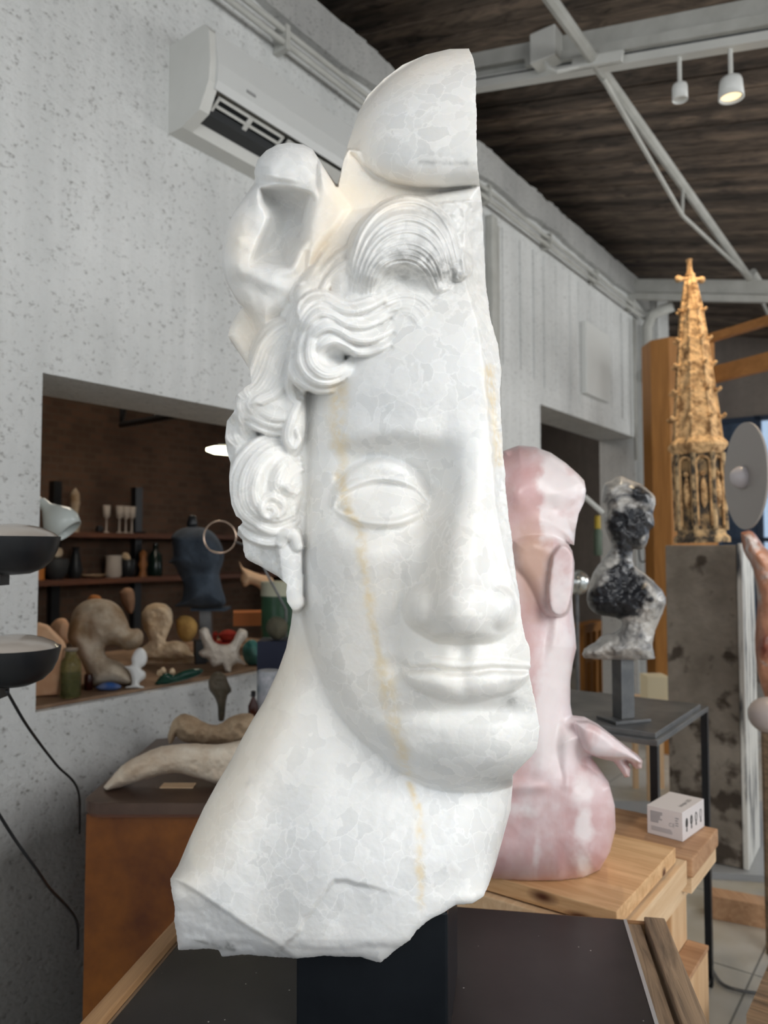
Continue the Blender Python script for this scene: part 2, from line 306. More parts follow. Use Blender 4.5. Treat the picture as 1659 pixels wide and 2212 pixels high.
M_PINEZ = wood('pine_upright', c8(200, 160, 118), c8(226, 194, 154), axis=2, scale=1, knots=True)
M_BROWNW = wood('brown_beam', c8(158, 116, 82), c8(196, 156, 120), axis=1, scale=1)
M_OLDW = wood('weathered_oak', c8(86, 72, 58), c8(164, 138, 110), axis=1, scale=1.6, rough=.75, bump=.002)
M_ORANGE = wood('orange_stained_wood', c8(150, 98, 44), c8(188, 130, 66), axis=2, scale=.5)
M_ORANGEY = wood('orange_stained_lintel', c8(150, 98, 44), c8(184, 126, 66), axis=1, scale=.5)
M_SHELFW = wood('dark_shelf_wood', c8(70, 36, 22), c8(104, 62, 40), axis=0, scale=.6)
HS0 = hit(92, 805, u=DW); HS1 = hit(77, 1521, u=DW); H2 = hit(602, 1432, u=DW)
S0 = (HS0[0] + HS1[0]) / 2; SILL = .99; LINT = HS0[2]; S1 = 3.02
D0 = hit(1167, 873, u=DW)[0]; D1 = hit(1372, 950, u=DW)[0]; DH = hit(1167, 873, u=DW)[2]
WT = .34; TOP = 3.98; SE = 7.35
mb = MB()
for a, b in (((-2, DW, 0), (S0, DW + WT, TOP)), ((S0, DW, LINT), (S1, DW + WT, TOP)), ((S0, DW, 0), (S1, DW + WT, SILL)), ((S1, DW, 0), (D0, DW + WT, TOP)), ((D0, DW, DH), (D1, DW + WT, TOP)), ((D1, DW, 0), (SE, DW + WT, TOP))): mb.box(a, b)
struct('wall_left', mb, M_PLAS)
# swelling render below the hatch
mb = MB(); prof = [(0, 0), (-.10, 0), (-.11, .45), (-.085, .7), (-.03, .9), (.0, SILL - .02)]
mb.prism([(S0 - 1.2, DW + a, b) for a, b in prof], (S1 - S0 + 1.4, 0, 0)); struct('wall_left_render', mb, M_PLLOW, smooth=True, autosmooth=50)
# concrete ring beam on top of the wall, rough edged
mb = MB(); n = 90; rg = random.Random(3); bot = [TOP - .17 + .05 * mnoise.fractal(Vector((i * .17, 0, 0)), 1, 2, 3) for i in range(n + 1)]; ss = [-1 + (SE + 1) * i / n for i in range(n + 1)]
for i in range(n):
    mb.prism([(ss[i], DW - .045, bot[i]), (ss[i], DW + .02, bot[i]), (ss[i], DW + .02, TOP + .02), (ss[i], DW - .05, TOP + .02 + .012 * mnoise.noise(Vector((i * .4, 3, 0))))], (ss[i + 1] - ss[i], 0, bot[i + 1] - bot[i]))
struct('trim_1', mb, M_CONC)
# two conduits along the wall
mb = MB()
for k, h in enumerate((3.72, 3.665)): mb.tube([(-1, DW - .064, h + .03), (3, DW - .064, h), (SE - .2, DW - .064, h - .02)], .013)
for s in np.arange(.5, SE - .4, .9): mb.box((s, DW - .080, 3.64), (s + .025, DW - .003, 3.75))
o = rm(mb.build('conduit_pair', M_STEEL)); tag(o, 'two grey conduits clipped high along the white wall below the concrete beam', 'pipe')
# vertical duct and board marks right of the head
a = hit(1052, 600, u=DW)[0]
mb = MB(); mb.box((a - .02, DW - .048, .001), (a + .055, DW - .003, 3.60), bevel=.004); mb.box((a + .11, DW - .02, .001), (a + .135, DW - .003, 3.58)); mb.box((a + .05, DW - .018, 3.4), (a + .12, DW - .006, 3.43))
o = rm(mb.build('vertical_duct', M_STEEL)); tag(o, 'grey vertical cable duct on the wall between head and doorway', 'duct')
mb = MB(); rg = random.Random(5); s = a + .2
s_end = hit(1385, 700, u=DW)[0]
while s < s_end: mb.box((s, DW - .004 - rg.random() * .006, 2.62 + rg.random() * .1), (s + .008 + rg.random() * .012, DW, 3.6)); s += .16 + rg.random() * .10
struct('trim_2', mb, M_PLAS)
pa, pb = hit(1253, 695, u=DW), hit(1307, 880, u=DW)
mb = MB(); mb.box((pa[0], DW - .05, 2.72), (pb[0], DW - .002, hit(1253, 695, u=DW)[2]), bevel=.006)
o = rm(mb.build('wall_panel', M_WHITE)); tag(o, 'white rectangular access panel fixed to the wall above the doorway', 'panel')
# end of wall: pier and far wall with glazed opening
mb = MB(); mb.box((SE, DW - .12, 0), (SE + .35, DW + WT, 4.0)); struct('wall_left_pier', mb, M_PLAS)
# floor, ceiling, workshop behind
mb = MB(); mb.box((-4, -6, -.1), (14, 6.5, 0)); struct('floor', mb, M_TILE)
def ceil_h(s, u): return 4.30 - .22 * (DW - u) - .05 * (s - 3.65)
mb = MB(); s = -2.2; rg = random.Random(9)
while s < 10.5:
    w_ = .15 + rg.random() * .05; z = rg.random() * .014
    mb.prism([(s, DW + .9, ceil_h(s, DW + .9) + z), (s + w_ - .008, DW + .9, ceil_h(s + w_, DW + .9) + z), (s + w_ - .008, DW + .9, ceil_h(s, DW) + .3), (s, DW + .9, ceil_h(s, DW) + .3)], (0, -6.4, -6.4 * .22)); s += w_
mb.prism([(-2.2, DW + .9, ceil_h(0, DW + .9) + .28), (10.5, DW + .9, ceil_h(7, DW + .9) + .28), (10.5, DW + .9, ceil_h(7, DW + .9) + .5), (-2.2, DW + .9, ceil_h(0, DW + .9) + .5)], (0, -6.4, -6.4 * .22))
struct('ceiling', mb, M_PLANK)
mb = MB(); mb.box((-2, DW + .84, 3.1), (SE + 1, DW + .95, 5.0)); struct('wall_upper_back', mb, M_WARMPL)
WB = 5.05
mb = MB(); mb.box((-2, WB, 0), (10, WB + .2, 3.3)); struct('wall_back', mb, M_BRICK)
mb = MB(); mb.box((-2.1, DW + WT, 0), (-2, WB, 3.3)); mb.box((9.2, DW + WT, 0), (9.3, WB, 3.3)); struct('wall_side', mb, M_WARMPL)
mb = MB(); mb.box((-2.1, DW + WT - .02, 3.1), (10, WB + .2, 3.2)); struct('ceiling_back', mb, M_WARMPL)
# far wall: light masonry band with window
FW = 9.4
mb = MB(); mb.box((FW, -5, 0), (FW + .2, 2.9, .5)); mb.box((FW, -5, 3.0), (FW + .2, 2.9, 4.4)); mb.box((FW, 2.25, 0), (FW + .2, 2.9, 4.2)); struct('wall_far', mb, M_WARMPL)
mb = MB()
for u in (2.2, 1.7, 1.15, .6, .05, -.5, -1.05, -1.6): mb.box((FW - .02, u - .03, .5), (FW + .06, u + .03, 3.0))
for h in (.5, 1.6, 2.35, 2.97): mb.box((FW - .02, -5, h - .025), (FW + .06, 2.25, h + .025))
struct('window_1', mb, mat('slate_frame', c8(50, 62, 80), .5))
mb = MB(); mb.box((FW + .03, -5, .5), (FW + .035, 2.25, 3.0)); o = struct('window_1_glass', mb, mat('blue_tinted_glass', (.55, .68, .85), .05, trans=.9, ior=1.1))
mb = MB(); mb.box((FW + 1.4, 1.95, 0), (FW + 1.6, 3.6, 3.6)); mb.box((FW + 1.3, 2.05, 1.9), (FW + 1.4, 2.3, 2.2)); mb.box((FW + 1.2, 2.4, 0), (FW + 1.4, 2.5, 3.3)); struct('exterior_wall', mb, mat('blue_shade_render', c8(86, 104, 132), .9, col2=c8(150, 168, 190), scale=2))
# beams and roof bracing
def nbeam(mb, s0, s1, u0, u1, d0, d1):          # along u, following the roof slope; d = drop below the ceiling
    for_h = lambda u: ceil_h(s0, u)
    mb.prism([(s0, u0, for_h(u0) - d0), (s1, u0, for_h(u0) - d0), (s1, u0, for_h(u0) - d1), (s0, u0, for_h(u0) - d1)], (0, u1 - u0, for_h(u1) - for_h(u0)))
t = empty('roof_beam', label='pale steel roof beam nearest the head with cable channel and light track', cat='beam'); t.rotation_euler.z = TH
mb = MB(); nbeam(mb, 3.60, 3.72, 2.3, -3, .0, .085); nbeam(mb, 3.64, 3.68, 2.3, -3, .085, .12); mb.build('beam_profile', M_STEEL, t)
mb = MB(); nbeam(mb, 3.57, 3.61, 1.72, -3, .10, .15); mb.build('cable_channel', M_STEEL, t)
mb = MB(); nbeam(mb, 3.60, 3.66, 2.3, -3, .14, .20); mb.build('light_track', M_ACW, t)
mb = MB(); nbeam(mb, 3.598, 3.60, 1.7, -3, .088, .098); nbeam(mb, 3.596, 3.60, 2.2, -3, .152, .158); mb.build('gap_shade_strip', M_DARK, t)  # thin dark strips standing in for the shade between the rails
jb = hit(1182, 108, s=3.56)
mb = MB(); mb.box((3.50, jb[1] - .07, jb[2] - .08), (3.60, jb[1] + .07, jb[2] + .08), bevel=.008); j = mb.build('junction_box', M_ACW, t)
mb = MB(); p0 = Vector((3.53, jb[1] + .0, jb[2] - .07)); p1 = Vector((3.56, jb[1] - .22, jb[2] - .14)); mb.tube([p0, p0 + Vector((0, -.02, -.05)), p0 + Vector((0, -.07, -.085)), p1 + Vector((0, .05, -.012)), p1], .012); mb.build('flex_cable', M_ACW, t)
ts = hit(1290, 128, s=3.56)
mb = MB(); mb.box((3.55, ts[1] - .13, ts[2] - .03), (3.57, ts[1] + .13, ts[2] + .02), rot=Matrix.Rotation(-math.atan(.22) * -1, 3, 'X')); mb.build('track_feed', M_ACW, t)
t = empty('roof_beam', label='far steel roof beam above the end of the wall', cat='beam'); t.rotation_euler.z = TH
mb = MB(); nbeam(mb, 6.90, 7.02, 2.3, -3, .16, .28); nbeam(mb, 6.93, 6.98, 2.3, -3, .28, .32); nbeam(mb, 6.86, 6.9, 2.3, -3, .30, .36); mb.build('beam_profile', M_STEEL, t)
q0 = hit(1290, 140, s=3.62); q1 = hit(1618, 600, s=6.9)
d = Vector(q1) - Vector(q0); d.z = 0; k = (q1[2] - q0[2]) / (q1[0] - q0[0])
def on(s, dz=0, du=0): f = (s - q0[0]) / (q1[0] - q0[0]); return (s, q0[1] + (q1[1] - q0[1]) * f + du, q0[2] + (q1[2] - q0[2]) * f + dz)
t = empty('roof_brace', label='slanting grey steel tie with thin lower rod under the planks', cat='brace'); t.rotation_euler.z = TH
mb = MB(); mb.tube([on(2.2), on(6.95)], .030, seg=8); mb.build('main_tube', M_STEEL, t)
mid = hit(1474, 465, s=5.05); mb = MB(); mb.tube([on(3.7, -.03), mid, on(6.7, -.02)], .014, seg=6); mb.build('lower_rod', M_STEEL, t)
mb = MB(); mb.tube([mid, on(5.05)], .010, seg=6); mb.build('strut', M_STEEL, t)
t = empty('roof_brace', label='second steel tie continuing past the far beam', cat='brace'); t.rotation_euler.z = TH
mb = MB(); mb.tube([on(7.05, .1), on(9.4, .05)], .03, seg=8); mb.build('main_tube', M_STEEL, t); mb = MB(); mb.tube([on(7.05, .02), on(8.2, -.2), on(9.4, 0)], .014, seg=6); mb.build('lower_rod', M_STEEL, t)
# far corner pipes
mb = MB(); c = hit(1392, 650, u=DW - .08); s = c[0]
mb.tube([(s, DW - .10, 0), (s, DW - .10, 3.35), (s + .0, DW - .10, 3.55), (s - .02, DW - .16, 3.66), (s - .02, DW - .34, 3.70)], .05, seg=14)
o = rm(mb.build('drain_pipe', M_STEEL, smooth=True)); tag(o, 'fat grey drain pipe bending off the wall corner under the far beam', 'pipe')
mb = MB(); mb.lathe([(.066, -.05), (.066, .05)], (s, DW - .10, hit(1390, 805, u=DW - .1)[2])); mb.build('pipe_collar', M_STEEL, o).rotation_euler.z = 0
mb = MB(); mb.tube([(s + .13, DW - .08, 0), (s + .13, DW - .08, 3.6)], .022)
mb.tube([(s - .18, DW - .04, 2.3), (s - .18, DW - .04, 3.6)], .015)
o = rm(mb.build('thin_riser_pipes', M_STEEL, smooth=True)); tag(o, 'thin grey risers beside the drain pipe at the wall corner', 'pipe')
# ------------------------------------------------------------------ air conditioner
ac = empty('air_conditioner', label='white split air conditioner high on the wall with open louver', cat='air conditioner'); ac.rotation_euler.z = TH
a0 = hit(365, 180, u=DW)[0]; a1 = a0 + 1.12; hb = 3.045; ht = 3.385; g = DW
prof = [(g, hb), (g, ht), (g - .20, ht), (g - .222, ht - .03), (g - .232, ht - .14), (g - .225, ht - .215), (g - .205, ht - .245), (g - .205, ht - .25), (g - .08, hb + .0)]
body = [(g, hb), (g, ht), (g - .20, ht), (g - .222, ht - .03), (g - .228, ht - .14), (g - .215, ht - .225)]
def acbox(s0, s1, prof): m_ = MB(); m_.prism([(s0, a, b) for a, b in prof], (s1 - s0, 0, 0)); return m_
full = [(g, hb), (g, ht), (g - .20, ht), (g - .222, ht - .03), (g - .230, ht - .14), (g - .224, ht - .215), (g - .175, hb + .035), (g - .08, hb)]
acbox(a0, a0 + .045, full).build('end_cover', M_ACW, ac); acbox(a1 - .045, a1, full).build('end_cover', M_ACW, ac)
acbox(a0 + .045, a1 - .045, [(g, hb), (g, ht), (g - .20, ht), (g - .222, ht - .03), (g - .228, ht - .14), (g - .222, ht - .20), (g - .15, ht - .20), (g - .09, hb + .05), (g - .08, hb)]).build('housing', M_ACW, ac)
acbox(a0 + .03, a1 - .03, [(g - .222, ht - .02), (g - .238, ht - .14), (g - .236, ht - .205), (g - .222, ht - .232), (g - .212, ht - .228), (g - .224, ht - .2), (g - .22, ht - .03)]).build('front_panel', mat('ac_front', (.62, .63, .62), .25), ac)
mb = MB(); mb.box((a0 + .05, g - .16, hb + .045), (a1 - .05, g - .09, hb + .13)); mb.build('air_outlet', M_DARK, ac)
lv = MB(); L0, L1 = a0 + .07, a0 + .40
for k in range(2):
    for j in range(2):
        x0 = L0 + k * .165
        rot = Matrix.Rotation(R(-38), 3, 'X')
        c_ = Vector((x0 + .078, g - .185, hb + .075)); 
        for dy in (-.028, .0, .028): pass
for (x0, x1) in ((L0, L0 + .155), (L0 + .165, L1)):
    cc = Vector(((x0 + x1) / 2, g - .178, hb + .078)); rot = Matrix.Rotation(R(-35), 4, 'X')
    for (ya, yb) in ((-.036, -.026), (-.006, .004), (.026, .036)):
        pts = [cc + rot @ Vector((sx * (x1 - x0) / 2, yy, 0)) for sx, yy in ((-1, ya), (1, ya), (1, yb), (-1, yb))]; lv.prism(pts, rot @ Vector((0, 0, .006)))
    for sx in (-1, 1):
        pts = [cc + rot @ Vector((sx * (x1 - x0) / 2 + dx, yy, 0)) for dx, yy in ((-.005, -.036), (.005, -.036), (.005, .036), (-.005, .036))]; lv.prism(pts, rot @ Vector((0, 0, .006)))
lv.build('louver', M_ACW, ac)
lv = MB(); cc = Vector(((L1 + .03 + a1 - .06) / 2, g - .175, hb + .08)); rot = Matrix.Rotation(R(-35), 4, 'X'); hw = (a1 - .06 - L1 - .03) / 2
lv.prism([cc + rot @ Vector((sx * hw, yy, 0)) for sx, yy in ((-1, -.036), (1, -.036), (1, .036), (-1, .036))], rot @ Vector((0, 0, .006))); lv.build('louver', M_ACW, ac)
mb = MB(); mb.box((a0 + .17, g - .2405, ht - .182), (a0 + .215, g - .236, ht - .172)); mb.build('badge', mat('badge_grey', (.3, .3, .3), .4), ac)
# ------------------------------------------------------------------ track spotlights
def spot(px, py0, py1, wpx, lit, label):
    top = hit(px, py0, s=3.63); b = hit(px, py1, s=3.63); depth = (E * 3.63 + N * top[1]).y; r_ = wpx / 2 / F * depth
    t = empty('track_spotlight', W(3.63, top[2], top[1]), TH, label, 'spotlight', None); h = top[2] - b[2]
    mb = MB(); mb.box((-.03, -.09, .03), (.03, .04, .055)); mb.lathe([(.022, 0), (.025, .03)], (0, 0, 0), 12); mb.build('adapter', M_ACW, t)
    ch = r_ * 2.2 if not lit else r_ * 1.9
    mb = MB(); mb.tube([(0, 0, .01), (0, 0, -h + ch)], .010); mb.build('stem', M_ACW, t)
    mb = MB(); mb.lathe([(r_ * .55, ch), (r_ * .9, ch * .96), (r_, ch * .8), (r_ * (1.12 if lit else 1), 0), (r_ * .95, 0.0), (r_ * .85, .02)], (0, 0, -h), 28, caps=False); mb.build('lamp_can', M_WHITE, t, smooth=True)
    mb = MB(); mb.lathe([(.001, .012), (r_ * .97, .012), (r_ * .97, .016), (.001, .016)], (0, 0, -h), 28, caps=False); mb.build('lens', mat('warm_glow', (1, .8, .5), .5, emit=((1, .78, .45), 1.3)) if lit else M_WHITE, t)
    if lit:
        l = bpy.data.lights.new('spot_glow', 'SPOT'); l.energy = 60; l.color = (1, .78, .5); l.spot_size = R(80); l.shadow_soft_size = .05; o = bpy.data.objects.new('spot_glow', l); COL.objects.link(o); o.location = W(3.63, b[2] - .03, top[1])
spot(1467, 112, 217, 33, False, 'small unlit white cylinder spotlight hanging from the track')
spot(1577, 95, 213, 48, True, 'lit white spotlight glowing warm under the ceiling track')
# ================================================================== the alabaster head
SIL = [(1013,105),(1022,125),(1028,160),(1027,210),(1030,250),(1029,300),(1032,350),(1036,400),(1042,450),(1044,500),(1047,560),(1050,620),(1060,690),(1075,745),(1082,800),(1080,870),(1084,930),(1088,985),(1092,1050),(1100,1120),(1107,1180),(1114,1240),(1121,1280),(1125,1330),(1136,1380),(1144,1400),(1146,1440),(1142,1450),(1152,1500),(1158,1530),(1165,1570),(1160,1618),(1150,1632),(1108,1674),
(1107,1700),(1103,1750),(1085,1815),(1070,1870),(1058,1905),(1045,1935),(1020,1952),(985,1955),(960,1972),(925,1990),(900,2010),(885,2030),(850,2055),(822,2079),(780,2068),(700,2065),(640,2070),(560,2064),(520,2062),(480,2066),(472,2052),(440,2050),(385,2052),(382,2020),(376,1990),(378,1960),(370,1925),(368,1898),(385,1870),(410,1810),(440,1745),(470,1690),(500,1640),(520,1600),(545,1555),(570,1515),(600,1450),(618,1400),(628,1350),(632,1318),(620,1300),(618,1280),(620,1262),(600,1245),(570,1228),(545,1215),(530,1205),(526,1190),(524,1165),(513,1155),(515,1138),(525,1128),
(510,1115),(500,1090),(496,1060),(495,1030),(498,1000),(490,975),(486,945),(490,910),(505,890),(508,880),(510,855),(530,835),(543,828),(540,800),(525,775),(500,740),(492,725),(497,705),(510,680),(525,662),(515,655),(500,630),(487,605),(480,575),(479,540),(485,510),(495,480),(507,455),(525,430),(548,397),(551,385),(549,370),(556,345),(575,325),(600,312),(625,308),(655,312),(675,322),(690,345),(710,375),(728,402),(733,385),(740,355),(752,310),(760,285),(775,240),(795,205),(830,170),(870,140),(920,118),(970,106)]
def rough(poly, test, amp, step=4, seed=1):
    out = []; rg = random.Random(seed)
    for i in range(len(poly)):
        a = Vector(poly[i]); b = Vector(poly[(i + 1) % len(poly)]); L = (b - a).length; n = max(1, int(L / step)); on = test((a + b) / 2); nn = Vector((-(b - a).y, (b - a).x)).normalized()
        for k in range(n):
            p = a.lerp(b, k / n)
            if on: p = p + nn * (amp * .7 * mnoise.fractal(Vector((p.x * .021, p.y * .021, seed)), .7, 2.3, 6) + rg.uniform(-.55, .55))
            out.append((p.x, p.y))
    return out
def roughtest(p): return (p.x > 1000 and 110 < p.y < 1640) or (p.y > 1890) or (p.x < 560 and 1120 < p.y < 1250)
def soft(poly, n=4): return [tuple(q) for q in dens(list(poly) + [poly[0]], n)[:-1]]
silr = rough(SIL, roughtest, 2.4, 3)
st = Field(364, 98, 1172, 2086, 2.0)
X, Y = st.X, st.Y
dS = sdf(X, Y, SIL)
# ---- neck and bust block
dn = np.minimum(dS, 400)
neck = -150 + 150 * edge(dn, 120, 2.2) + 40 * gau(X, Y, 760, 1800, 160, 240) - 36 * sstep(1300, 1500, Y) * sstep(720, 540, X)
neck += 12 * np.exp(-.5 * ((X - (640 - .42 * (Y - 1400) + 30)) / 32) ** 2) * sstep(1380, 1500, Y) * sstep(1900, 1750, Y)     # sternomastoid-like ridge
neck += .07 * np.clip(Y - 1600, 0, 500) - 34 * sstep(1650, 1450, Y) - 55 * gau(X, Y, 960, 1700, 200, 80) - 30 * gau(X, Y, 720, 1560, 90, 90)
neck += np.clip((X - 560) * .06, -20, 20)
# broken facets at the foot
neck = neck + sstep(1840, 1950, Y) * (150 - 150 * edge(dn, 120, 2.2) - 14 + 14 * edge(dn, 20))
fq = (Y - 1893) * .95 - (X - 372) * .62 + 5 * vn(X, Y, 40, 3)
neck = neck - .62 * np.clip(fq, 0, 300) + (4 * vn(X, Y, 24, 3) + 1.6 * vn(X, Y, 8, 4)) * sstep(0, 10, fq) - 7 * sstep(0, 5, fq)
chip = soft([(722,1900),(700,1932),(668,1968),(646,2010),(596,2064),(640,2090),(850,2090),(960,1980),(880,1940),(800,1915)], 4); dcp = sdf(X + 5 * vn(X, Y, 18, 9), Y + 5 * vn(X, Y, 22, 19), chip)
neck -= 16 * sstep(-2, 4, dcp) * sstep(880, 720, X)
neck -= .35 * np.clip(Y - 2030 + .0 * X, 0, 60) + 5 * sstep(2040, 2052, Y + 8 * vn(X, Y, 30, 29)) * sstep(520, 620, X)
st.put(neck, (dS > -8) & (Y > 1235), 1)
st.H += 3 * vn(X, Y, 110, 11, 3) * (Y > 1300)
# ---- skull under the hair and hair column
hp = soft([(690,470),(790,430),(1100,400),(1100,900),(700,1340),(640,1330),(615,1260),(600,1245),(560,1215),(530,1200),(515,1140),(500,1080),(494,1000),(488,940),(510,860),(545,800),(575,730),(640,600)])
dh = sdf(X, Y, hp)
st.put(-130 + 120 * edge(dh, 110) + 60 * sstep(620, 900, X) * sstep(950, 800, Y), (dh > 0) & ((Y < 1000) | (X < 668)), 6)
# ---- face
fp = soft([(650,1000),(648,900),(655,830),(680,760),(730,690),(800,610),(900,540),(1035,500),(1300,560),(1400,800),(1420,1200),(1380,1450),(1290,1600),(1180,1665),(1090,1700),(1010,1713),(930,1705),(860,1672),(790,1620),(735,1560),(695,1480),(668,1400),(652,1300),(650,1150)])
df = sdf(X, Y, fp)
dx_ = np.abs((X - 1030) / 392); dy_ = np.abs((Y - 1120) / np.where(Y > 1120, 660, 720))
face = -75 + 215 * np.sqrt(np.clip(1 - dx_ ** 2.2 - dy_ ** 2.8, .02, 1)) * edge(df, 72, 2.3) + 14 * edge(df, 16)
fc = np.zeros(X.shape)
fc += 26 * gau(X, Y, 1000, 790, 150, 120) + 10 * gau(X, Y, 850, 850, 90, 60)
fc += 15 * np.exp(-.5 * ((Y - (938 + .0007 * (X - 850) ** 2)) / 24) ** 2) * sstep(690, 790, X) * sstep(1000, 900, X)      # brow ridge
fc -= 56 * gau(X, Y, 862, 1036, 106, 58) + 36 * gau(X, Y, 935, 1058, 32, 52) + 14 * gau(X, Y, 830, 978, 80, 16)
fc += 20 * gau(X, Y, 745, 1230, 70, 90) + 18 * gau(X, Y, 800, 1190, 80, 40)                                            # cheek
fc -= 18 * gau(X, Y, 846, 1300, 34, 90, 10) + 16 * gau(X, Y, 780, 1430, 50, 110) + 12 * gau(X, Y, 850, 1410, 26, 36)
# nose
ny = np.array([840, 900, 960, 1030, 1100, 1200, 1280, 1330, 1370, 1396]); nh = np.array([0, 14, 34, 56, 78, 104, 124, 128, 96, 40]); nw = np.array([70, 64, 60, 62, 68, 78, 88, 92, 90, 80]); nx = np.array([1024, 1020, 1016, 1012, 1008, 1006, 1004, 1003, 1003, 1003])
hN, wN, xN = np.interp(Y, ny, nh), np.interp(Y, ny, nw), np.interp(Y, ny, nx)
q = np.abs(X - xN) / wN; nose = hN * np.exp(-1.15 * q ** 2.7)
def ell(cx, cy, rx, ry, h, p=2, e=.5):
    q = 1 - np.abs((X - cx) / rx) ** p - np.abs((Y - cy) / ry) ** p
    return np.where(q > 0, h * np.clip(q, 0, 1) ** e, 0)
tip = ell(1003, 1308, 88, 84, 136)
wing = np.maximum(ell(924, 1314, 54, 56, 84, 2, .45), ell(1074, 1314, 42, 54, 98, 2, .45))
nz = smax(smax(nose, tip, 30), wing, 24) - 13.5
low = 1389 - .0009 * (X - 1003) ** 2 - 18 * sstep(50, 100, np.abs(X - 1003)) + 6 * gau(X, Y, 915, 1350, 18, 900) + 6 * gau(X, Y, 1082, 1350, 14, 900)
nz = np.clip(nz, 0, 999) * edge(np.clip(low - Y, 0, 999), 26, 2.2)
fc += nz
fc -= 12 * gau(X, Y, 866, 1300, 9, 34, 8) - 0 
# muzzle, lips, chin
fc += 30 * gau(X, Y, 1010, 1440, 95, 60)
fc -= 8 * gau(X, Y, 996, 1405, 11, 18) - 5 * gau(X, Y, 965, 1412, 12, 20) - 5 * gau(X, Y, 1028, 1412, 12, 20)
ml = 1447 + np.interp(X, [840, 860, 885, 937, 965, 996, 1030, 1060, 1100, 1143], [-6, -5, 0, -3, 3, 5, 3, -2, -1, 1])
mw = sstep(848, 900, X) * (1 - .35 * sstep(1080, 1140, X))
upt = 30 - 10 * np.abs((X - 996) / 110) ** 1.2
up = np.where(Y < ml, edge(np.clip(Y - (ml - upt), 0, 99), 24, 2), 0) * np.where(ml - Y < 3, .8, 1)
lb = ml + 68 * np.sqrt(np.clip(1 - ((X - 1006) / 138) ** 2, 0, 1)); t_ = np.clip(np.minimum(Y - ml, lb - Y), 0, 99)
fc += 12 * up * mw * sstep(880, 960, X) + (24 * edge(t_, 36, 2) + 9 * gau(X, Y, 945, 1480, 34, 30) + 9 * gau(X, Y, 1056, 1480, 34, 30) - 5 * gau(X, Y, 1000, 1475, 12, 20)) * (t_ > 0)
fc -= 17 * np.exp(-.5 * ((Y - ml) / 4.5) ** 2) * mw
fc -= 16 * gau(X, Y, 858, 1447, 13, 15)
fc -= 20 * gau(X, Y, 1010, 1536, 92, 15)
fc += 42 * gau(X, Y, 1040, 1618, 100, 56)
face = face + fc
# eye
eb = ell(822, 1084, 108, 56, 26, 2)
face_e = face + eb
a = dens([(722,1096),(740,1058),(775,1030),(818,1016),(860,1024),(895,1046),(920,1082)], 8); b = dens([(722,1096),(760,1116),(810,1124),(860,1120),(900,1104),(920,1086)], 8)
eye_poly = [tuple(p) for p in a] + [tuple(p) for p in b[::-1]]
de = sdf(X, Y, [tuple(p + np.array([0, 24 * math.sin(i / (len(a) - 1) * math.pi)])) for i, p in enumerate(a)] + [tuple(p) for p in b[::-1]])
face = np.where(de > 0, face_e, face + eb * .85 + 4)
face += -9 * np.exp(-.5 * (np.clip(de, -99, 99) - 2) ** 2 / 9) * (Y < 1110)
sp = dens([(716,1104,8,2),(732,1064,17,20),(768,1034,24,32),(818,1018,26,34),(866,1026,23,28),(904,1054,15,15),(928,1086,7,0)], 8)
d_, par_, _ = pdist(X, Y, sp, False); i0 = np.clip(par_, 0, len(sp) - 1.001).astype(int)
face += np.where(d_ < sp[i0, 2], sp[i0, 3] * np.sqrt(np.clip(1 - (d_ / np.maximum(sp[i0, 2], 1)) ** 2, 0, 1)), 0) * .8
sp = dens([(724,1096,5,3),(765,1122,9,12),(812,1131,10,15),(862,1128,10,14),(905,1108,7,8)], 8)
d_, par_, _ = pdist(X, Y, sp, False); i0 = np.clip(par_, 0, len(sp) - 1.001).astype(int)
face += np.where(d_ < sp[i0, 2], sp[i0, 3] * np.sqrt(np.clip(1 - (d_ / np.maximum(sp[i0, 2], 1)) ** 2, 0, 1)), 0) * .7
face -= 10 * np.exp(-.5 * ((pdist(X, Y, dens([(730,1030),(768,995),(818,980),(868,998),(905,1022),(930,1060)], 6), False)[0]) / 6) ** 2)
face -= 10 * np.exp(-.5 * ((pdist(X, Y, dens([(760,1142),(812,1156),(870,1152),(915,1128)], 6), False)[0]) / 14) ** 2)
st.put(face, (df > 0) & (dS > -8), 2)
st.blur(2)
# ---- slanted strip under the crown, crown dome, hair ring
strip = soft([(690,480),(728,400),(745,330),(800,330),(1060,380),(1060,470),(800,500),(720,540)], 3)
st.put(20 + .10 * (X - 760) + .10 * (Y - 400), (sdf(X, Y, strip) > 0) & (dS > -8), 4)
qd = np.clip(1 - ((X - 1045) / 318) ** 2 - ((Y - 408) / 312) ** 2, 0, 1)
gy = np.interp(X, [725, 750, 765, 785, 810, 850, 900, 960, 1040], [330, 330, 338, 362, 382, 398, 407, 409, 403]); du = np.clip(gy - Y, 0, 400)
dz = -90 + 235 * np.sqrt(qd) * (.58 + .42 * edge(du, 90, 2))
side = sdf(X, Y, SIL)
dz = np.where(Y < gy, dz - 20 * sstep(3, 0, du), -400)
st.put(dz, (Y < gy) & (dS > -8), 3)
st.H -= 12 * np.exp(-.5 * ((Y - gy) / 5) ** 2) * (X > 755) * (Y < 440) * (dS > 0) * (Y > 300)
band = soft([(560,830),(590,760),(600,700),(625,640),(655,585),(690,530),(705,500),(740,462),(790,452),(830,444),(880,430),(950,417),(1060,404),(1060,480),(960,520),(860,540),(800,580),(740,640),(690,690),(640,760),(600,830)], 3)
db = sdf(X, Y, band)
bz = 6 + 34 * edge(db, 40) + .12 * (X - 700) + 10 * sstep(500, 430, Y)
st.put(bz, db > 0, 8)
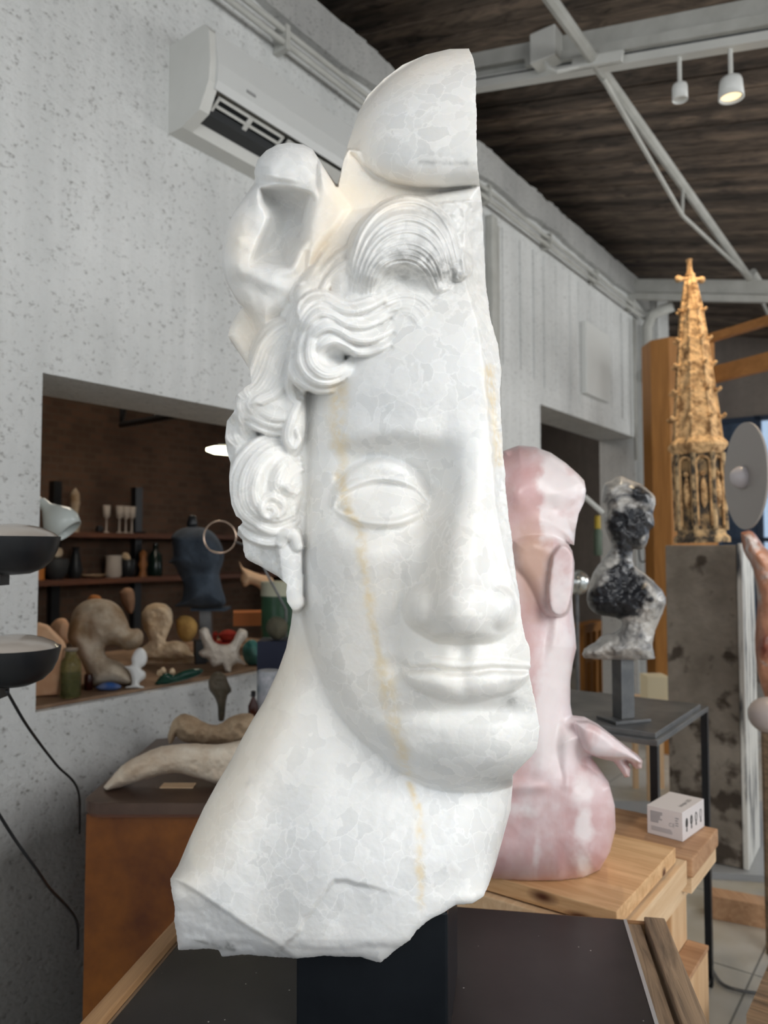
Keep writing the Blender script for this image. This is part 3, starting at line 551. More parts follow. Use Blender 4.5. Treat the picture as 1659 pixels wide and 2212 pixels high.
st.put(-10 + 60 * edge(sdf(X, Y, soft([(690,345),(728,402),(765,450),(740,500),(700,540),(660,600),(650,520),(665,430)], 3)), 30), sdf(X, Y, soft([(690,345),(728,402),(765,450),(740,500),(700,540),(660,600),(650,520),(665,430)], 3)) > 0, 10)
# ---- broken lump right of the upper curl
st.put(96 + 12 * vn(X, Y, 40, 21) + 6 * vn(X, Y, 14, 22), inside(X, Y, [(935,440),(1045,430),(1050,640),(1010,650),(985,600),(960,520)]), 10)
st.put(118 + 12 * vn(X, Y, 16, 23) + 24 * (ell(988, 572, 34, 36, 1)), ell(988, 572, 34, 36, 1) > 0, 6)
# ---- broken left loop (a scooped ear-like shell)
lp = soft([(552,395),(549,370),(556,345),(575,325),(600,308),(640,306),(675,320),(695,350),(728,402),(765,448),(742,500),(712,550),(690,610),(655,665),(625,690),(600,700),(585,745),(572,780),(562,740),(545,695),(515,655),(497,628),(484,600),(477,560),(482,510),(500,460),(525,428)], 2)
dl = sdf(X, Y, lp)
lz = -70 + 92 * edge(dl, 46) + .12 * (X - 600) + 5 * vn(X, Y, 50, 31)
cup = soft([(556,402),(600,398),(660,410),(676,425),(680,470),(672,505),(645,540),(628,575),(605,580),(560,578),(538,572),(555,520),(575,470),(560,440)], 3)
dc = sdf(X, Y, cup)
lz = lz - 112 * edge(np.clip(dc, 0, 99), 46, 1.6) * sstep(0, 14, dc) - 6 * (dc > 0)
lz += 16 * np.exp(-.5 * ((dc + 8) / 9) ** 2) * sstep(560, 640, X)
lz += -22 * sstep(560, 610, Y) * gau(X, Y, 520, 600, 26, 30) + 18 * gau(X, Y, 560, 600, 60, 16, 20)
lz -= .16 * np.clip(Y - 620, 0, 300)
lz -= 20 * gau(X, Y, 600, 395, 50, 7, 5) 
lz += 10 * np.clip(vn(X, Y, 40, 35, 2), -1, 1) * (Y > 360) * sstep(600, 540, X)
st.put(lz, (dl > 0) & (dS > -8), 2)
rear = soft([(525,655),(560,700),(580,760),(575,820),(545,830),(530,790),(498,740),(488,725),(497,700)], 3)
dr = sdf(X, Y, rear)
st.put(-120 + 40 * edge(dr, 20) + 3 * vn(X, Y, 20, 8), (dr > 0) & (dS > -8), 1)
# ---- hair
def fan(A, B, n, r0, r1, h0, h1, strands=3, g=.2, k=4, hs=None):
    A = np.array(A, float); B = np.array(B, float)
    for i in range(n):
        t = i / (n - 1); p = A * (1 - t) + B * t; m_ = len(p); r = r0 + (r1 - r0) * t; h = h0 + (h1 - h0) * t
        tp = np.array([.45 + .55 * math.sin(math.pi * min(1, max(0, (j + .6) / m_))) for j in range(m_)])
        hh = np.array([h + (hs[j] if hs else 0) for j in range(m_)])
        st.lock([(p[j][0], p[j][1], r * tp[j], hh[j] + 2.2 * math.sin(i * 2.4)) for j in range(m_)], strands, g, k, .8, phase=i)
def mass(cx, cy, rx, ry, h0, h, rot=0, k=10):
    c, s_ = math.cos(R(rot)), math.sin(R(rot)); u = ((X - cx) * c + (Y - cy) * s_) / rx; v = (-(X - cx) * s_ + (Y - cy) * c) / ry; q = 1 - u * u - v * v
    st.put(h0 + h * np.sqrt(np.clip(q, 0, 1)), q > 0, k)
def rfan(A, B, n, r0, r1, h=0, strands=4, g=.08, k=4, sq=.62):
    A = np.array(A, float); B = np.array(B, float); L_ = []
    for i in range(n):
        t = i / max(1, n - 1); p = A * (1 - t) + B * t; m_ = len(p); r = r0 + (r1 - r0) * t
        L_.append([(p[j][0], p[j][1], r * (.55 + .45 * math.sin(math.pi * min(1, (j + .8) / (m_ + .3)))), h + 2 * math.sin(i * 2.4 + j) - (r * .8 if j in (0, m_ - 1) else 0)) for j in range(m_)])
    for i, q in enumerate(L_): st.lock(q, strands, g * 1.45, k * .7, sq, rel=True, phase=i * 1.3)
# forehead masses
mass(870, 560, 122, 122, 100, 62, 0); mass(720, 700, 100, 70, 96, 52, 8); mass(690, 770, 56, 66, 96, 50, 0); mass(790, 655, 60, 34, 100, 40, 0); mass(690, 620, 44, 60, 60, 40, 30)
mass(660, 640, 24, 28, 78, 26)
# upper curl
A0 = [(752,648),(766,606),(776,556),(796,504),(832,464),(880,448),(926,460),(956,492),(974,540),(984,590)]
A1 = [(800,640),(804,606),(818,580),(842,562),(872,556),(900,562),(922,580),(934,600),(942,622),(950,640)]
rfan(A0, A1, 5, 25, 20, 11, 4, .10, 5, .75)
st.H -= 34 * gau(X, Y, 878, 622, 52, 24, -4) + 16 * gau(X, Y, 862, 596, 26, 12)
rfan([(756,640),(752,656),(768,668),(796,668),(826,656),(856,640)], [(786,640),(790,650),(806,652),(830,644),(856,630),(880,622)], 2, 13, 10, 6, 3, .1, 4)
rfan([(800,668),(832,652),(866,640),(900,644),(926,664),(940,690)], [(812,700),(842,686),(868,676),(890,680),(904,696),(910,712)], 3, 13, 10, 3, 3, .1, 5, .45)
rfan([(936,640),(950,622),(968,616),(984,622)], [(930,664),(950,650),(970,646),(984,650)], 2, 12, 10, 4, 3, .1, 5, .5)
# middle waves
waves = [[(648,700),(650,668),(670,644),(698,640),(728,656),(760,662),(795,652),(825,636)], [(652,722),(662,690),(686,668),(714,672),(742,688),(778,694),(812,684),(840,668)],
         [(664,748),(676,716),(702,698),(728,704),(756,720),(790,724),(822,714),(846,700)], [(684,768),(694,742),(716,728),(740,736),(764,750),(794,750),(820,742),(842,730)]]
for i, wv in enumerate(waves):
    rfan(wv, [(x + 4, y + 10) for x, y in wv], 2, 14, 11, 13 - i, 3, .12, 2.5, .95)
    gp = dens([(x + 3, y + 22) for x, y in wv], 6); st.H -= 6 * np.exp(-.5 * (pdist(X, Y, gp, False)[0] / 3.5) ** 2)
st.H -= 40 * gau(X, Y, 724, 772, 22, 13, 12)
rfan([(652,700),(638,735),(636,780),(652,815),(686,834),(722,830),(752,808),(776,782)], [(680,716),(670,745),(672,776),(686,796),(706,806),(730,802),(748,790),(764,774)], 3, 17, 14, 8, 4, .09, 5, .6)
mass(748, 600, 40, 60, 84, 40)
mass(632, 1235, 22, 86, 6, 26)
rfan([(742,520),(712,548),(690,580),(668,612)], [(770,560),(738,580),(712,604),(694,634)], 3, 14, 12, 4, 4, .14, 4)
st.H += 3 * vn(X, Y, 16, 91, 3) * gau(X, Y, 700, 570, 50, 60, 0)
rfan([(640,668),(636,640),(648,618),(668,612)], [(652,690),(646,668),(652,652),(664,650)], 2, 9, 8, 4, 3, .1, 4)
# left column masses
mass(600, 760, 56, 80, 10, 50, 25); mass(574, 868, 74, 66, 0, 66, 0); mass(520, 935, 36, 62, -40, 44, 0); mass(520, 860, 26, 34, -30, 40)
mass(572, 1048, 84, 104, -10, 84, 0); mass(585, 1150, 68, 34, -30, 66, 6); mass(632, 900, 30, 90, 10, 50)
rfan([(632,700),(600,716),(572,748),(556,790),(540,825),(516,856),(514,888),(536,908)], [(652,740),(634,754),(620,790),(612,824),(590,850),(566,862),(552,872),(560,888)], 5, 17, 14, 7, 4, .09, 5, .6)
rfan([(536,908),(566,922),(600,930),(630,934)], [(556,884),(582,896),(606,900),(636,896)], 3, 14, 12, 6, 4, .1, 5, .6)
rfan([(648,700),(636,740),(634,780),(640,815),(655,840)], [(632,790),(626,826),(630,856),(642,868),(652,860)], 3, 12, 10, 6, 3, .1)
for cx, cy, r_ in ((524,846,17),(512,905,17),(503,945,17),(506,988,15),(532,930,22)): rfan([(cx - 8, cy - r_), (cx - 5, cy), (cx + 10, cy + r_)], [(cx + 10, cy - r_), (cx + 10, cy), (cx + 22, cy + r_)], 2, 12, 11, 6, 3, .1)
# lower spiral mass
rfan([(608,948),(566,954),(534,980),(512,1016),(504,1058),(514,1100),(546,1132),(590,1144),(630,1134)],
     [(622,976),(592,984),(570,1004),(556,1034),(552,1064),(560,1090),(582,1106),(606,1108),(632,1098)], 5, 17, 13, 8, 4, .08, 5, .6)
rfan([(644,990),(616,1000),(596,1026),(594,1052),(610,1068),(632,1070)], [(650,1014),(628,1026),(618,1042),(620,1054),(632,1060),(644,1060)], 3, 12, 9, 8, 3, .1)
st.lock([(600,1116,6,4),(612,1100,8,7),(604,1080,9,8),(584,1072,9,8),(568,1084,9,8),(566,1106,8,8),(580,1118,7,7),(593,1108,6,9),(588,1096,5,10),(579,1097,5,8)], 2, .1, 3, rel=True)
st.H -= 16 * gau(X, Y, 580, 1036, 10, 22, 12) + 12 * gau(X, Y, 608, 1066, 8, 8)
st.lock([(644,872,9,4),(630,905,11,7),(622,940,12,8),(632,964,10,8),(645,950,8,7),(641,930,6,8)], 3, .1, 3, rel=True)
rfan([(520,1140),(545,1160),(580,1170),(615,1164),(640,1148)], [(545,1122),(567,1138),(595,1146),(622,1138),(642,1122)], 2, 13, 12, 6, 4, .08, 5)
st.put(-66 + 5 * vn(X, Y, 16, 41) + 26 * edge(dS, 26), inside(X, Y, [(522,1160),(620,1170),(640,1270),(600,1250),(540,1218),(524,1200)]), 2)
st.lock([(606,1172,12,38),(616,1156,15,46),(634,1156,15,48),(644,1180,12,42)], 1, 0, 6)
st.lock([(612,1172,13,32),(616,1200,16,32),(622,1235,17,30),(628,1268,21,32),(634,1298,24,30)], 1, 0, 10)
st.lock([(644,1185,8,26),(646,1240,8,26),(648,1300,8,20)], 1, 0, 6)
# ---- cut face on the right: the stone drops back steeply from this line
cx_ = np.interp(Y, [400, 430, 460, 560, 620, 700, 800, 900, 1000, 1100, 1200, 1290, 1320, 1700], [1040, 1018, 1006, 1002, 1008, 1032, 1046, 1054, 1062, 1072, 1092, 1118, 1200, 1200])
over = X - cx_ + 3 * vn(X, Y, 18, 51)
st.H = np.where(over > 0, np.minimum(st.H, st.H - 2.6 * over - 5 * edge(over, 5) + 7 * vn(X, Y, 14, 52) * sstep(0, 12, over)), st.H)
st.blur(1)
st.H += .5 * vn(X, Y, 14, 61, 2)
back = -150 - 150 * edge(dS, 200); back = back * (1 - sstep(1780, 1910, Y)) + (-14) * sstep(1780, 1910, Y)
def path_attr(paths, w):
    def fn(px, py):
        v = np.zeros(px.shape)
        for p, ww in paths:
            wob = 5 * vn(px, py, 22, 77, 3); d = pdist(px + wob, py + wob, dens(p, 5), False)[0]; v = np.maximum(v, np.exp(-.5 * (d / (ww * (1 + .5 * vn(px, py, 40, 78)))) ** 2) * (.75 + .4 * vn(px, py, 30, 79)))
        return v
    return fn
vein = path_attr([([(730,840),(728,900),(732,960)], 13), ([(732,960),(742,1000),(738,1050),(745,1090)], 9), ([(750,1100),(775,1140),(786,1220),(800,1300)], 8), ([(800,1300),(808,1370),(822,1430)], 6), ([(822,1430),(836,1490),(850,1560)], 12), ([(850,1560),(866,1610),(880,1665)], 9), ([(884,1690),(905,1760),(905,1850),(910,1960)], 6), ([(1076,1000),(1066,900),(1060,800)], 8)], 9)
def grey(px, py):  # grey stains, plus shading of the upper curl put into the colour
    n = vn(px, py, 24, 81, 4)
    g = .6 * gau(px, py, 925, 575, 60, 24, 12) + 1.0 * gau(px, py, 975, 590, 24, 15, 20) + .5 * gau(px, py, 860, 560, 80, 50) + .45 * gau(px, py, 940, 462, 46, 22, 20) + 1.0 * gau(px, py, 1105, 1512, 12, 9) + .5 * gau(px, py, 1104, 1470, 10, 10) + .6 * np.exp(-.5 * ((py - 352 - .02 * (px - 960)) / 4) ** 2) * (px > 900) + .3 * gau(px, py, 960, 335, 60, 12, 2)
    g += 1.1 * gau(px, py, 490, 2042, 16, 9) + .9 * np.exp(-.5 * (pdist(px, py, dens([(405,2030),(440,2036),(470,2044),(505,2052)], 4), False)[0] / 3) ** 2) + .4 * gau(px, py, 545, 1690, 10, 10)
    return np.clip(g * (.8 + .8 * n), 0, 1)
def warm(px, py):  # cream tint, with light passing through the stone put into the colour
    w = .75 * gau(px, py, 700, 540, 40, 70, 25) + .7 * gau(px, py, 820, 425, 90, 30) + .55 * gau(px, py, 760, 330, 30, 120, 12) + .7 * gau(px, py, 535, 720, 40, 60) + .55 * gau(px, py, 520, 520, 26, 50) + .5 * gau(px, py, 900, 150, 110, 26, -20)
    d = pdist(px, py, [(620,1420),(560,1560),(480,1720),(400,1880)], False)[0]; w = w + .75 * np.exp(-.5 * (d / 45) ** 2) + .25 * gau(px, py, 800, 1380, 90, 160) + .35 * gau(px, py, 950, 1230, 40, 120)
    return np.clip(w, 0, 1)
def mulnode(A): z = A.new('ShaderNodeMath'); z.operation = 'MULTIPLY'; return z
def alabaster(name='alabaster'):
    m = bpy.data.materials.new(name); m.use_nodes = True; nt = m.node_tree; A = nt.nodes; L = nt.links; b = A['Principled BSDF']
    tc = A.new('ShaderNodeTexCoord'); nz_ = A.new('ShaderNodeTexNoise'); nz_.inputs['Scale'].default_value = 22; nz_.inputs['Detail'].default_value = 4; L.new(tc.outputs['Object'], nz_.inputs['Vector'])
    add = A.new('ShaderNodeVectorMath'); add.operation = 'SCALE'; add.inputs[3].default_value = .05; L.new(nz_.outputs['Color'], add.inputs[0])
    ad = A.new('ShaderNodeVectorMath'); ad.operation = 'ADD'; L.new(tc.outputs['Object'], ad.inputs[0]); L.new(add.outputs[0], ad.inputs[1])
    def ramp(src, p0, c0, p1, c1):
        r = A.new('ShaderNodeValToRGB'); r.color_ramp.elements[0].position = p0; r.color_ramp.elements[1].position = p1; r.color_ramp.elements[0].color = (*c0, 1); r.color_ramp.elements[1].color = (*c1, 1); L.new(src, r.inputs[0]); return r.outputs[0]
    def mix(mode, f, a, c):
        x = A.new('ShaderNodeMix'); x.data_type = 'RGBA'; x.blend_type = mode
        if hasattr(f, 'links'): L.new(f, x.inputs[0])
        else: x.inputs[0].default_value = f
        for v, i in ((a, 6), (c, 7)):
            if hasattr(v, 'links'): L.new(v, x.inputs[i])
            else: x.inputs[i].default_value = (*v, 1)
        return x.outputs[2]
    fn_ = A.new('ShaderNodeTexNoise'); fn_.inputs['Scale'].default_value = 75; fn_.inputs['Detail'].default_value = 3; L.new(tc.outputs['Object'], fn_.inputs['Vector'])
    fs = A.new('ShaderNodeVectorMath'); fs.operation = 'SCALE'; fs.inputs[3].default_value = .010; L.new(fn_.outputs['Color'], fs.inputs[0])
    a2 = A.new('ShaderNodeVectorMath'); a2.operation = 'ADD'; L.new(ad.outputs[0], a2.inputs[0]); L.new(fs.outputs[0], a2.inputs[1])
    msk = A.new('ShaderNodeTexNoise'); msk.inputs['Scale'].default_value = 7; msk.inputs['Detail'].default_value = 3; L.new(tc.outputs['Object'], msk.inputs['Vector'])
    def cells(scale, lo, hi, wdt, bright):
        v1 = A.new('ShaderNodeTexVoronoi'); v1.feature = 'F1'; v1.inputs['Scale'].default_value = scale; L.new(a2.outputs[0], v1.inputs['Vector'])
        sep = A.new('ShaderNodeSeparateColor'); L.new(v1.outputs['Color'], sep.inputs[0])
        cc = ramp(sep.outputs[0], .0, lo, 1.0, hi)
        v2 = A.new('ShaderNodeTexVoronoi'); v2.feature = 'DISTANCE_TO_EDGE'; v2.inputs['Scale'].default_value = scale; L.new(a2.outputs[0], v2.inputs['Vector'])
        return cc, ramp(v2.outputs['Distance'], .0, (bright,) * 3, wdt, (0, 0, 0))
    sz_ = A.new('ShaderNodeSeparateXYZ'); L.new(tc.outputs['Object'], sz_.inputs[0])
    low_ = ramp(sz_.outputs['Z'], .95, (1, 1, 1), 1.12, (0, 0, 0))
    c1_, l1_ = cells(40, (.81, .81, .80), (.92, .915, .90), .06, .9)
    c2_, l2_ = cells(14, (.74, .735, .73), (.92, .905, .88), .03, 1)
    col = mix('MIX', low_, c1_, c2_); ln = mix('MIX', low_, l1_, l2_)
    ln = mix('MULTIPLY', 1, ln, ramp(msk.outputs['Fac'], .42, (.1, .1, .1), .58, (1, 1, 1)))
    col = mix('MIX', ln, col, (.97, .965, .95))
    col = mix('MULTIPLY', .8, col, ramp(cells(9, (.9, .9, .89), (1, 1, 1), .01, 0)[0], 0, (0, 0, 0), 1, (1, 1, 1)))
    n3 = A.new('ShaderNodeTexNoise'); n3.inputs['Scale'].default_value = 5; n3.inputs['Detail'].default_value = 5; L.new(tc.outputs['Object'], n3.inputs['Vector'])
    col = mix('MULTIPLY', 1, col, ramp(n3.outputs['Fac'], .35, (.95, .955, .96), .65, (1, .985, .96)))
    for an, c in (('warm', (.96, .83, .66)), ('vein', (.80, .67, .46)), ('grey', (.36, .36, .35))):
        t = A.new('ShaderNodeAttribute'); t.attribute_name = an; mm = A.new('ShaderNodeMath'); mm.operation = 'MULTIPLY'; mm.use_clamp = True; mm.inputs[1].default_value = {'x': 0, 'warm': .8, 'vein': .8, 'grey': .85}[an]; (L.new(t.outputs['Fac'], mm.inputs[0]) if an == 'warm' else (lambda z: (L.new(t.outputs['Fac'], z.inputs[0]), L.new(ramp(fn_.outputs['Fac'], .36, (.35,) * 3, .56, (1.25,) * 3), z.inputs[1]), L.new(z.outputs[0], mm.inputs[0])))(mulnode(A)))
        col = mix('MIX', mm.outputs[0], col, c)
    L.new(col, b.inputs['Base Color']); b.inputs['Roughness'].default_value = .38; b.inputs['Specular IOR Level'].default_value = .35
    b.inputs['Subsurface Weight'].default_value = .35; b.inputs['Subsurface Radius'].default_value = (1, .85, .7); b.inputs['Subsurface Scale'].default_value = .012
    n4 = A.new('ShaderNodeTexNoise'); n4.inputs['Scale'].default_value = 70; n4.inputs['Detail'].default_value = 4; L.new(tc.outputs['Object'], n4.inputs['Vector'])
    bp = A.new('ShaderNodeBump'); bp.inputs['Distance'].default_value = .0012; bp.inputs['Strength'].default_value = .5; L.new(n4.outputs['Fac'], bp.inputs['Height']); L.new(bp.outputs[0], b.inputs['Normal'])
    return m
M_ALAB = alabaster()
head = st.solid('carved_head', silr, back, 1.080, .00066, M_ALAB, {'vein': vein, 'grey': grey, 'warm': warm})
tag(head, 'huge broken white alabaster half face with curly hair, cut down its side', 'sculpture')
# ================================================================== generic carved stones from outline + bumps
def stone(name, pts, y, thick, m, label=None, cat=None, z=None, Rr=None, p=2.0, bumps=(), nz=(0, 20), step=1.6, n=3, group=None, parent=None, attrs=None, layers=(), back=1.0, jag=0, zc=None, dy=None):
    poly = soft(pts, n) if n else list(pts)
    if jag: poly = rough(poly, lambda q: True, jag, 5, 3)
    xs = [q[0] for q in poly]; ys = [q[1] for q in poly]
    if z is not None: y = PZ(sum(xs) / len(xs), max(ys), z).y + (thick * .6 if dy is None else dy); zc = z + .0008
    k = y / F; T = thick / k; Rr = Rr or T * 1.3
    f = Field(min(xs) - 4, min(ys) - 4, max(xs) + 4, max(ys) + 4, step); X_, Y_ = f.X, f.Y; d = sdf(X_, Y_, poly); f.H = T * edge(d, Rr, p); base = f.H.copy()
    for b in bumps: f.H = f.H + b[4] * gau(X_, Y_, *b[:4], *(b[5:6] or (0,))) * edge(d, 10)
    for L_ in layers:                                            # (polygon, height above mid, rounding)
        q = soft(L_[0], 3); dq = sdf(X_, Y_, q); f.H = np.where(dq > 0, smax(L_[1] - L_[2] + L_[2] * edge(dq, L_[2]), f.H, 3), f.H)
    if nz[0]: f.H = f.H + nz[0] * vn(X_, Y_, nz[1], len(label or name), 4) * edge(d, 8)
    f.blur(1); o = f.solid(name, poly, -base * back - 1, y, k, m, attrs, parent)
    if zc is not None:
        co = np.empty(len(o.data.vertices) * 3); o.data.vertices.foreach_get('co', co); co = co.reshape(-1, 3); co[:, 2] = np.maximum(co[:, 2], zc); o.data.vertices.foreach_set('co', co.ravel()); o.data.update()
    if label: tag(o, label, cat, group)
    return o
def thing(name, loc, label, cat, rz=0, group=None): return empty(name, loc, rz, label, cat, group)
# ------------------------------------------------------------------ pink quartz torso
def quartz(name, ca, cb, cw, sc=5, thr=(.50, .60), rough_=.3, sss=.3):
    m = mat(name, ca, rough_, col2=cb, scale=4, detail=5); nt = m.node_tree; A = nt.nodes; L = nt.links; b = A['Principled BSDF']; src = b.inputs['Base Color'].links[0].from_socket
    tc = A.new('ShaderNodeTexCoord'); mp = A.new('ShaderNodeMapping'); mp.inputs['Scale'].default_value = (1, 1, .55); L.new(tc.outputs['Object'], mp.inputs[0])
    n = A.new('ShaderNodeTexNoise'); n.inputs['Scale'].default_value = sc; n.inputs['Detail'].default_value = 7; n.inputs['Roughness'].default_value = .6; n.inputs['Distortion'].default_value = .8; L.new(mp.outputs[0], n.inputs['Vector'])
    r = A.new('ShaderNodeValToRGB'); r.color_ramp.elements[0].position = thr[0]; r.color_ramp.elements[1].position = thr[1]; r.color_ramp.elements[0].color = (0, 0, 0, 1); r.color_ramp.elements[1].color = (1, 1, 1, 1); L.new(n.outputs['Fac'], r.inputs[0])
    x = A.new('ShaderNodeMix'); x.data_type = 'RGBA'; L.new(r.outputs[0], x.inputs[0]); L.new(src, x.inputs[6]); x.inputs[7].default_value = (*cw, 1); L.new(x.outputs[2], b.inputs['Base Color'])
    b.inputs['Subsurface Weight'].default_value = sss; b.inputs['Subsurface Scale'].default_value = .01; b.inputs['Subsurface Radius'].default_value = (1, .6, .5); return m
M_PINK = quartz('rose_quartz', c8(200, 158, 156), c8(216, 180, 178), c8(234, 220, 222), 4.0, (.42, .55), .3, .12)
BZ = .76; PLZ = .795
def attrmix(m, items):
    nt = m.node_tree; b = nt.nodes['Principled BSDF']
    for an, colr, f_ in items:
        src = b.inputs['Base Color'].links[0].from_socket; t_ = nt.nodes.new('ShaderNodeAttribute'); t_.attribute_name = an; mm = nt.nodes.new('ShaderNodeMath'); mm.operation = 'MULTIPLY'; mm.use_clamp = True; mm.inputs[1].default_value = f_; nt.links.new(t_.outputs['Fac'], mm.inputs[0])
        x = nt.nodes.new('ShaderNodeMix'); x.data_type = 'RGBA'; nt.links.new(mm.outputs[0], x.inputs[0]); nt.links.new(src, x.inputs[6]); x.inputs[7].default_value = (*colr, 1); nt.links.new(x.outputs[2], b.inputs['Base Color'])
attrmix(M_PINK, (('rosy', c8(204, 158, 158), .75), ('tan', c8(206, 168, 150), .9), ('white', c8(240, 230, 230), .9)))
def pk_white(px, py):
    n = .7 * vn(px, py, 30, 15, 5); wx = px + 16 * vn(px, py, 30, 47, 4); g = .9 * sstep(1150, 1185, wx) * sstep(1190, 1150, py) + .5 * gau(px, py, 1140, 1040, 40, 16) + gau(px, py, 1200, 1420, 26, 80) + gau(px, py, 1200, 1590, 30, 70) + gau(px, py, 1262, 1780, 16, 110) + .7 * gau(px, py, 1214, 1250, 22, 80) + .8 * gau(px, py, 1170, 1560, 20, 60) + .7 * gau(px, py, 1160, 1860, 8, 60) + .6 * gau(px, py, 1130, 1750, 40, 12, 12)
    return np.clip((g + n - .4) * 1.6, 0, 1)
def pk_tan(px, py): return np.clip(1.2 * gau(px, py, 1150, 1210, 30, 60) + .25 * vn(px, py, 20, 3), 0, 1) * (px < 1196)
def pk_rosy(px, py): return np.clip(1.1 * gau(px, py, 1140, 1100, 34, 40) + .9 * gau(px, py, 1120, 1010, 40, 40) + (.75 + .3 * vn(px, py, 50, 27, 4)) * sstep(1590, 1790, py + 30 * vn(px, py, 60, 37)) + .5 * gau(px, py, 1130, 1340, 26, 60) + .4 * vn(px, py, 30, 7, 4), 0, 1)
pk = [(1085,975),(1120,962),(1155,965),(1190,978),(1222,1000),(1250,1025),(1262,1038),(1266,1060),(1262,1085),(1250,1110),(1243,1145),(1240,1178),(1226,1172),(1236,1190),(1241,1215),(1240,1255),(1236,1290),(1238,1325),(1242,1360),(1245,1400),(1238,1430),(1232,1470),(1232,1520),(1236,1545),(1262,1548),(1290,1563),(1320,1586),(1350,1610),(1375,1628),(1388,1643),(1386,1660),(1374,1661),(1360,1648),(1352,1642),(1362,1660),(1360,1678),(1350,1680),(1338,1662),(1325,1645),(1300,1640),(1275,1632),(1290,1652),(1315,1690),(1328,1740),(1330,1790),(1318,1840),(1295,1880),(1262,1900),(1210,1911),(1140,1912),(1060,1902),(990,1884),(950,1840),(965,1700),(990,1500),(1000,1300),(990,1100),(1020,1000)]
stone('pink_torso', pk, None, .13, M_PINK, 'rose quartz armless torso with small hand, standing on the pine bench', 'sculpture', z=PLZ, Rr=90, p=2.2, step=2, n=0, nz=(2, 60), back=.8, attrs={'white': pk_white, 'tan': pk_tan, 'rosy': pk_rosy},
      layers=(([(1100,1160),(1150,1148),(1200,1160),(1230,1185),(1240,1230),(1232,1300),(1205,1330),(1165,1320),(1130,1260),(1100,1220)], 140, 40), ([(1193,1200),(1212,1176),(1232,1186),(1240,1215),(1234,1290),(1222,1326),(1200,1330),(1186,1310),(1184,1260)], 158, 8), ([(1242,1560),(1290,1566),(1375,1632),(1384,1650),(1350,1640),(1300,1636),(1262,1618)], 130, 24), ([(1090,1640),(1170,1560),(1236,1630),(1320,1700),(1326,1800),(1290,1880),(1150,1900),(1060,1860)], 128, 90), ([(1085,970),(1190,980),(1262,1040),(1262,1085),(1240,1150),(1150,1130),(1085,1120)], 96, 60)),
      bumps=((1180,1350,14,60,-24,8),(1200,1620,12,60,-18),(1268,1668,12,30,-30,-20),(1120,1068,20,24,16),(1190,1100,16,14,-12),(1150,1700,60,10,8),(1240,1780,10,80,-10,6)))
# ------------------------------------------------------------------ pine workbench
A_ = LV(PZ(1554, 1790, BZ)); B_ = LV(PZ(1493, 1856, BZ)); Cc = LV(PZ(1310, 1985, PLZ)); G_ = LV(PZ(1170 / 1659 * 659 + 1000, 1500 + 835 / 1792 * 712, PLZ))
bs1 = A_[0]; bu0 = (A_[1] + B_[1]) / 2
t = thing('workbench', W(0, 0, 0), 'pale pine workbench with framed end panel under the pink torso', 'workbench', TH)
BL = .70; sA = Cc[0] + .025
mb = MB(); mb.box((B_[0], bu0, BZ - .045), (bs1, bu0 + BL, BZ), bevel=.004); mb.build('rear_top_beam', M_BROWNW, t)
mb = MB(); mb.box((Cc[0] + .025, bu0 + .012, BZ - .06), (B_[0] - .002, bu0 + BL, BZ - .004), bevel=.003); mb.build('benchtop', M_PINE, t)
mb = MB(); mb.box((sA, bu0 + .03, BZ - .11), (bs1 - .08, bu0 + .10, BZ - .062)); mb.box((B_[0] + .01, bu0 + .006, BZ - .085), (bs1 - .004, bu0 + BL - .02, BZ - .047)); mb.build('apron', M_PINE, t)
for s_ in (bs1 - .20, sA + .01): mb = MB(); mb.box((s_, bu0 + .065, 0), (s_ + .13, bu0 + .15, BZ - .062), bevel=.003); mb.build('leg', M_PINEZ, t); mb = MB(); mb.box((s_, bu0 + BL - .12, 0), (s_ + .13, bu0 + BL - .03, BZ - .062), bevel=.003); mb.build('leg', M_PINEZ, t)
mb = MB(); mb.box((sA + .14, bu0 + .105, .30), (sA + .26, bu0 + .125, BZ - .08)); mb.box((sA + .28, bu0 + .10, .30), (bs1 - .22, bu0 + .12, BZ - .08)); mb.build('end_panel', M_PINEZ, t)
hr = hit(1512, 2026, u=bu0 + .04)[2]; mb = MB(); mb.box((sA + .0, bu0 + .012, hr - .012), (bs1 - .07, bu0 + .064, hr), bevel=.002); mb.build('rail', M_BROWNW, t)
mb = MB(); mb.box((sA + .0, bu0 + .014, 0), (bs1 - .072, bu0 + .06, hr - .013)); mb.build('lower_panel', M_PINEZ, t)
o = MB().box((Cc[0] + .04, (Cc[1] + G_[1]) / 2, BZ + .001), (G_[0], (Cc[1] + G_[1]) / 2 + .60, PLZ), bevel=.002).build('wooden_board', M_PINEY); o.rotation_euler.z = TH; tag(o, 'thick glued pine board lying on the bench beneath the pink torso', 'board')
# ------------------------------------------------------------------ little carton with printed bulbs
FN = bpy.data.fonts[0] if bpy.data.fonts else None
def text(body, size, name, m, parent, M_, ext=.0002, align='CENTER'):
    cu = bpy.data.curves.new(name, 'FONT'); cu.body = body; cu.size = size; cu.extrude = ext; cu.align_x = align; cu.align_y = 'CENTER'
    tmp = bpy.data.objects.new('tmp', cu); COL.objects.link(tmp); bpy.context.view_layer.update(); me = bpy.data.meshes.new_from_object(tmp.evaluated_get(bpy.context.evaluated_depsgraph_get())); bpy.data.objects.remove(tmp)
    me.transform(M_); return link(name, me, m, parent, False)
bz = BZ + .001
b0 = PZ(1480, 1820, bz); b1 = PZ(1403, 1800, bz); b2 = PZ(1517, 1784, bz)
xl = b1 - b0; yl = b2 - b0; hgt = .072
ang = math.atan2(-xl.y, -xl.x); wx = xl.length; wy = yl.length
ctr = b0 + xl / 2 + yl / 2
